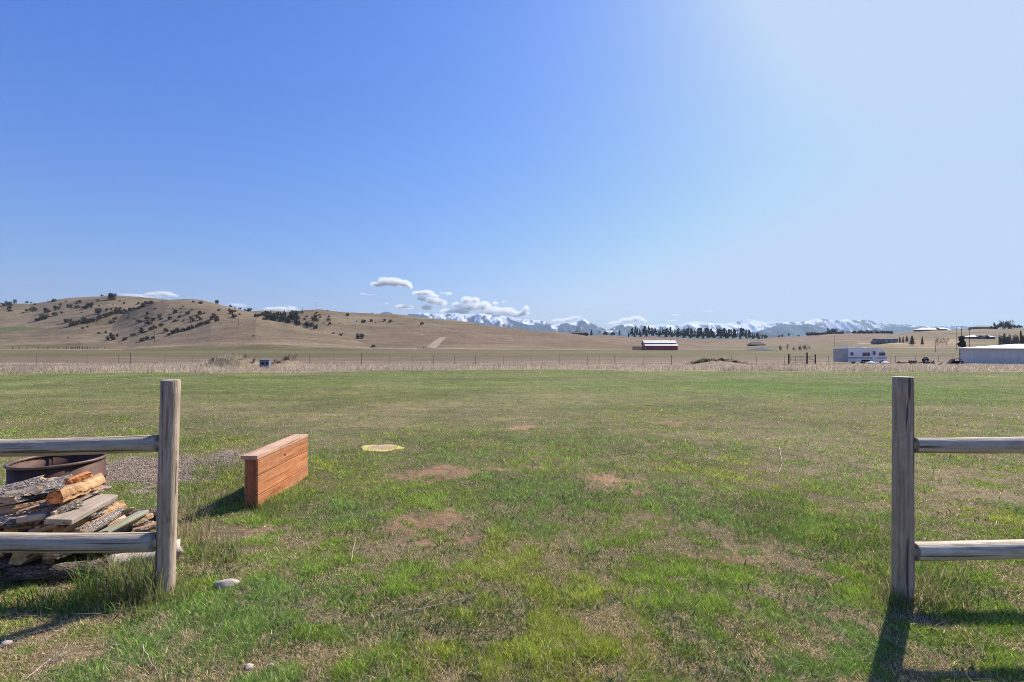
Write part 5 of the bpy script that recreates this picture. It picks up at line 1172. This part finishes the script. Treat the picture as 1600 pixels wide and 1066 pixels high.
# ------------------------------------------------------------------ hill track, driveway and lane as thin surface strips
def strip(name, pts, w, c, lo=300, lift=.12):
    m = simple(name + '_surface', c, .95, .15, .5, bm=0); P = [hit(x, y, lo) for x, y in pts]; Q = []
    for a, b in zip(P[:-1], P[1:]):
        n = max(2, int((b - a).length / 4)); Q += [a.lerp(b, k / n) for k in range(n)]
    Q.append(P[-1]); vs = []; fs = []
    ws = w if isinstance(w, (tuple, list)) else (w, w)
    for k, q in enumerate(Q):
        d = Q[min(k + 1, len(Q) - 1)] - Q[max(k - 1, 0)]; nrm = Vector((-d.y, d.x, 0)).normalized(); ww = ws[0] + (ws[1] - ws[0]) * k / len(Q)
        for s in (-1, -.5, 0, .5, 1): v = q + nrm * ww / 2 * s; vs.append((v.x, v.y, tz(v.x, v.y) + lift))
    for k in range(len(Q) - 1):
        for s in range(4): fs.append((k*5+s, (k+1)*5+s, (k+1)*5+s+1, k*5+s+1))
    o = mesh_obj(name, vs, fs, m, None); tag(o, kind='structure'); return o
strip('track', [(672, 544.5), (680, 538), (686, 532), (693, 527.5)], (9, 6), (.25, .20, .13))
strip('lane', [(1056, 545.5), (1120, 545.2), (1180, 545), (1216, 544.6)], 4, (.30, .25, .20), 200)
strip('driveway', [(1376, 543.6), (1420, 543.4), (1460, 543.2), (1500, 542.8), (1560, 542.2)], 3, (.34, .29, .23), 150)
strip('path', [(480, 551.5), (560, 551), (620, 549.5), (650, 546.5), (672, 544.8)], 1.8, (.22, .175, .13), 120)
strip('house_drive', [(1340, 537.5), (1370, 537), (1392, 536.6), (1412, 537.2)], 5, (.40, .34, .27), 300)

# ------------------------------------------------------------------ mountains
def mountain_mat():
    m, nt, b, o = new_mat('rock_forest_and_snow')
    a = nt.nodes.new("ShaderNodeAttribute"); a.attribute_name = 'tint'
    n = noise(nt, (1, 1, 1), .01, 8, .75); c = mixc(nt, 1.0, a.outputs[0], ramp(nt, n, [(.3, (.8,) * 3), (.7, (1.15,) * 3)]), 'MULTIPLY')
    nt.links.new(c, b.inputs['Base Color']); b.inputs['Roughness'].default_value = .95; b.inputs['Specular IOR Level'].default_value = .05; return m
M['mountain'] = mountain_mat()
M1 = [(300,530),(560,505),(600,500),(625,497),(640,493),(655,488.5),(668,489.5),(690,491.5),(705,491),(712,489),(725,491),(735,492),(742,491),(752,490),(765,492),(780,493),(800,497),(820,499),(835,500.5),(850,502),(858,506),(870,508),(885,510),(908,507),(928,510),(945,515),(950,516),(960,511),(973,507),(985,507),(1010,509),(1025,508),(1036,507),(1050,509),(1065,508),(1085,507),(1100,506),(1112,504.5),(1130,506),(1150,503),(1160,500),(1172,499),(1185,502),(1195,504),(1215,503.5),(1230,503),(1250,503.5),(1262,501),(1275,499.5),(1290,499),(1300,500.5),(1320,499.5),(1340,501),(1355,500),(1365,502),(1380,505),(1400,507),(1420,508),(1440,510),(1460,511),(1490,509),(1510,510),(1560,516),(1700,522)]
M2 = [(300,530),(560,506),(575,494),(592,490.5),(603,487),(612,489),(625,493),(633,493),(640,490.5),(655,491.5),(670,494),(680,499),(700,505),(708,501),(715,493),(725,494.5),(745,492.5),(752,491),(770,495),(790,495.5),(800,500),(820,506),(840,509),(860,507.5),(880,506),(900,504),(905,501.5),(909,499),(912,498),(916,500.5),(925,506),(935,509.5),(950,516),(960,511),(972,507),(990,510.5),(1020,517),(1060,519),(1100,521),(1150,522),(1180,519),(1210,509.5),(1225,507),(1250,508),(1262,505.5),(1280,510),(1300,514),(1330,516),(1370,513),(1400,510.5),(1440,512),(1500,514),(1600,520),(1700,524)]
def range_mesh(name, P, d0, d1, seed, snow, label):
    pxs = np.linspace(300, 1700, 1100); t = np.linspace(0, 1, 70); D = d0 + (d1 - d0) * t
    PX, DD = np.meshgrid(pxs, D); X = (PX - 800) / F * DD; T = np.meshgrid(pxs, t)[1]
    crest = poly(PX, P) + (fbm(PX / 9, PX * 0 + seed, 4, seed + 50) - .5) * (2.2 if d0 > 7000 else 1.6) * sst(620, 680, PX); H = (HY - crest) / F * (d0 + (d1 - d0) * .6)
    rid = 1 - np.abs(2 * fbm(X / 330, DD / 900, 5, seed) - 1) * 2.6; rid2 = fbm(X / 160, DD / 330, 3, seed + 9)
    up = np.clip(T / .6, 0, 1); dn = np.clip((T - .6) / .4, 0, 1)
    shape = np.where(T <= .6, up ** 1.1 * (1 - .38 * (1 - up)), 1 - dn * .8)
    detail = (rid - .5) * .34 + (rid2 - .5) * .12
    Z = H * (shape + detail * np.sin(np.pi * np.clip(T / .6, 0, 1)) ** .8 * .8)
    k = np.maximum(H[0], 5); ang_ = (Z / DD)[: int(70 * .66)].max(0); want = (HY - crest[0]) / F; sc = want / np.maximum(ang_, 1e-4); Z = Z * sc[None]
    Z = Z - 30 * (T < .02) - 30 * (T > .99)
    frac = Z / np.maximum(H, 5)
    py = HY - Z / DD * F
    gx = np.gradient(Z, axis=1) / np.maximum(np.gradient(X, axis=1), 1); gy = np.gradient(Z, axis=0) / ((d1 - d0) / 69)
    s = snow(PX, py, frac, gx, gy, fbm(X / 90 + DD / 300, DD / 180, 6, seed + 20), fbm(X / 36 - DD / 200, DD / 110, 4, seed + 30))
    hazed_forest = np.array((.035, .052, .088)); snowc = np.array((.86, .86, .88)); rock = np.array((.13, .12, .12))  # part of the distance haze is painted into the forest's blue
    c = hazed_forest * (1 - s[..., None]) + snowc * s[..., None]
    mid = (s > .2) & (s < .6); c = np.where(mid[..., None], rock * .6 + c * .4, c)
    V = np.stack([X, DD, Z + EYE], -1).reshape(-1, 3); na = len(pxs)
    i, j = np.meshgrid(np.arange(69), np.arange(na - 1), indexing='ij'); q = np.stack([i*na+j, i*na+j+1, (i+1)*na+j+1, (i+1)*na+j], -1).reshape(-1, 4)
    o = fast_mesh(name, V, q.ravel(), np.full(len(q), 4), M['mountain'], c.reshape(-1, 3), 'POINT', True); tag(o, label, kind='structure')
def snow_back(px, py, frac, gx, gy, n, n2):
    line = poly(px, [(300,.9),(600,.85),(640,.8),(680,.45),(735,.45),(760,.78),(790,.82),(810,.6),(850,.8),(900,.9),(980,.85),(1000,.55),(1060,.5),(1140,.45),(1190,.45),(1240,.6),(1270,.45),(1300,.5),(1350,.62),(1400,.85),(1500,1.1)])
    v = (frac - line) * 4 + (n - .5) * 9 + (n2 - .5) * 6 - .35
    return sst(-.35, .75, v)
def snow_front(px, py, frac, gx, gy, n, n2):
    line = poly(px, [(300,1.2),(600,1.15),(650,1.05),(720,.8),(760,.82),(800,1.0),(850,1.1),(890,.95),(912,.7),(935,.95),(970,.8),(1000,.9),(1100,1.1),(1200,1.2),(1700,1.3)])
    v = (frac - line) * 5 + (n - .56) * 8 + (n2 - .5) * 4
    return sst(-.35, .75, v)
range_mesh('mountains', M1, 7600, 9300, 3, snow_back, 'snow covered mountain range on the horizon')
range_mesh('foothills', M2, 6000, 7300, 14, snow_front, 'blue forested foothills in front of the snowy range')

# ------------------------------------------------------------------ air
HB = 10500
mb = MB(); mb.box(-HB, HB, -HB, HB, -60, 640)
m = bpy.data.materials.new('haze_air'); m.use_nodes = True; nt = m.node_tree; nt.nodes.clear()
o_ = nt.nodes.new("ShaderNodeOutputMaterial"); pv = nt.nodes.new("ShaderNodeVolumePrincipled")
pv.inputs['Color'].default_value = (.62, .82, 1.0, 1); pv.inputs['Density'].default_value = 6.5e-5; pv.inputs['Anisotropy'].default_value = .1
nt.links.new(pv.outputs[0], o_.inputs['Volume'])
hz = mb.build('haze', m); tag(hz, 'thin blue haze between the field and the mountains', 'haze', kind='stuff')

# ------------------------------------------------------------------ clouds
def cloud_mat():
    m, nt, b, o = new_mat('cloud_vapour'); d = nt.nodes.new("ShaderNodeBsdfDiffuse"); d.inputs[0].default_value = (.97, .97, .98, 1)
    t = nt.nodes.new("ShaderNodeBsdfTranslucent"); t.inputs[0].default_value = (.97, .97, .98, 1); tr = nt.nodes.new("ShaderNodeBsdfTransparent")
    m1 = nt.nodes.new("ShaderNodeMixShader"); m1.inputs[0].default_value = .8; nt.links.new(d.outputs[0], m1.inputs[1]); nt.links.new(t.outputs[0], m1.inputs[2])
    m2 = nt.nodes.new("ShaderNodeMixShader"); m2.inputs[0].default_value = .925; nt.links.new(m1.outputs[0], m2.inputs[1]); nt.links.new(tr.outputs[0], m2.inputs[2]); nt.links.new(m2.outputs[0], o.inputs[0]); return m
M['cloud'] = cloud_mat()
def cloud(blobs, label, dens=1.0, d=15000, seed=0):
    r = np.random.default_rng(900 + seed); m = d / F; Ps = []; Ss = []
    cx = np.mean([b[0] for b in blobs]); cy = np.mean([b[1] for b in blobs])
    for bx, by, bw, bh in blobs:
        bh *= 1.22; n = int(max(60, bw * bh * 15 * dens)); a = r.normal(size=(n, 3)); a /= np.linalg.norm(a, axis=1)[:, None]; q = r.random(n) ** .45
        lump = .75 + .5 * fbm(a[:, 0] * 2.2 + seed + bx, a[:, 2] * 2.2 + a[:, 1], 3, seed)
        P = a * (q * lump)[:, None]; P[:, 2] = np.where(P[:, 2] < 0, P[:, 2] * .7, P[:, 2])
        P[:, 0] = P[:, 0] * bw / 2 + bx - cx; P[:, 2] = P[:, 2] * bh / 2 - (by - cy); P[:, 1] *= max(bw, bh * 2) * .9
        Ps.append(P * m); Ss.append(r.uniform(.5, 1.35, n) * m * (1.2 - .6 * q) * min(1, .45 + bh / 14))
    P = np.concatenate(Ps); S = np.concatenate(Ss); n = len(P)
    oct_ = np.array([(1,0,0),(0,1,0),(-1,0,0),(0,-1,0),(0,0,.8),(0,0,-.8)]); v = P[:, None] + oct_[None] * S[:, None, None] * r.uniform(.7, 1.3, (n, 6, 1))
    lp = (np.arange(n)[:, None, None] * 6 + fc[None]).ravel()
    o = fast_mesh('cloud', v.reshape(-1, 3), lp, np.full(n * 8, 3), M['cloud'], smooth=True); o.location = ((cx - 800) * m, d, EYE - (cy - HY) * m)
    tag(o, label, 'cloud', 'small white clouds above the mountains')
CL = [([(590,445,22,7),(603,441,22,12),(618,442,30,13),(633,444,20,10),(640,448,7,8)], 'highest puffy white cloud above the left hills', 1.3),
 ([(575,459,20,4),(565,460,6,3)], 'thin wisp left of and below the highest cloud', .5), ([(604,474,8,3),(594,475.5,8,2)], 'faint wisp above the brown ridge', .4),
 ([(633,480,29,7),(625,480,12,5)], 'flat oval cloud low above the ridge', .9),
 ([(655,459,22,7),(667,458,24,8),(679,463,14,5),(662,467,22,8),(677,471,26,11),(690,474,16,12),(668,481,22,8)], 'ragged cloud cluster right of the highest cloud', 1.1),
 ([(701,459,14,4.5),(690,458,8,2)], 'small thin cloud between the two larger clusters', .5),
 ([(714,477,16,9),(730,470,20,11),(743,470,14,9),(738,480,40,13),(757,478,22,12),(770,487,40,14),(792,488,34,12),(806,492,24,9),(720,487,30,10),(700,487,28,8),(822,484,11,10),(818,490,20,7)], 'broad bank of white cloud resting on the mountains', 1.1),
 ([(774,474,9,5)], 'small puff above the broad cloud bank', .6), ([(787,472,6,3),(793,472,4,2.5)], 'tiny wisp above the broad cloud bank', .4),
 ([(872,501,24,5),(888,500,22,6),(900,497,16,6)], 'low cloud left of the pointed peak', .9), ([(962,505,26,5),(978,501,24,8),(994,499,22,9),(1004,502,14,5)], 'low cloud right of the pointed peak', 1.0),
 ([(1056,492,16,2.5)], 'thin upper wisp right of the mountain saddle', .4), ([(1050,501,18,3)], 'thin lower wisp above the shelter belt', .4), ([(1108,486.5,18,2.5)], 'thin wisp above the right end of the shelter belt', .4), ([(916,478.5,8,2)], 'tiny wisp above the pointed peak', .4),
 ([(1085,505,36,4)], 'pale cloud along the ridge above the shelter belt', .6),
 ([(218,463,40,5),(240,461,20,7),(258,460,24,9),(270,462,14,5)], 'white cloud behind the left hill summit', 1.0), ([(372,477,24,5)], 'faint cloud behind the middle hill', .5),
 ([(425,484,22,7),(440,484,24,9),(456,484,14,9)], 'white cloud behind the wooded hollow', 1.1)]
for k, (b, lb, dn) in enumerate(CL): cloud(b, lb, dn, seed=k)
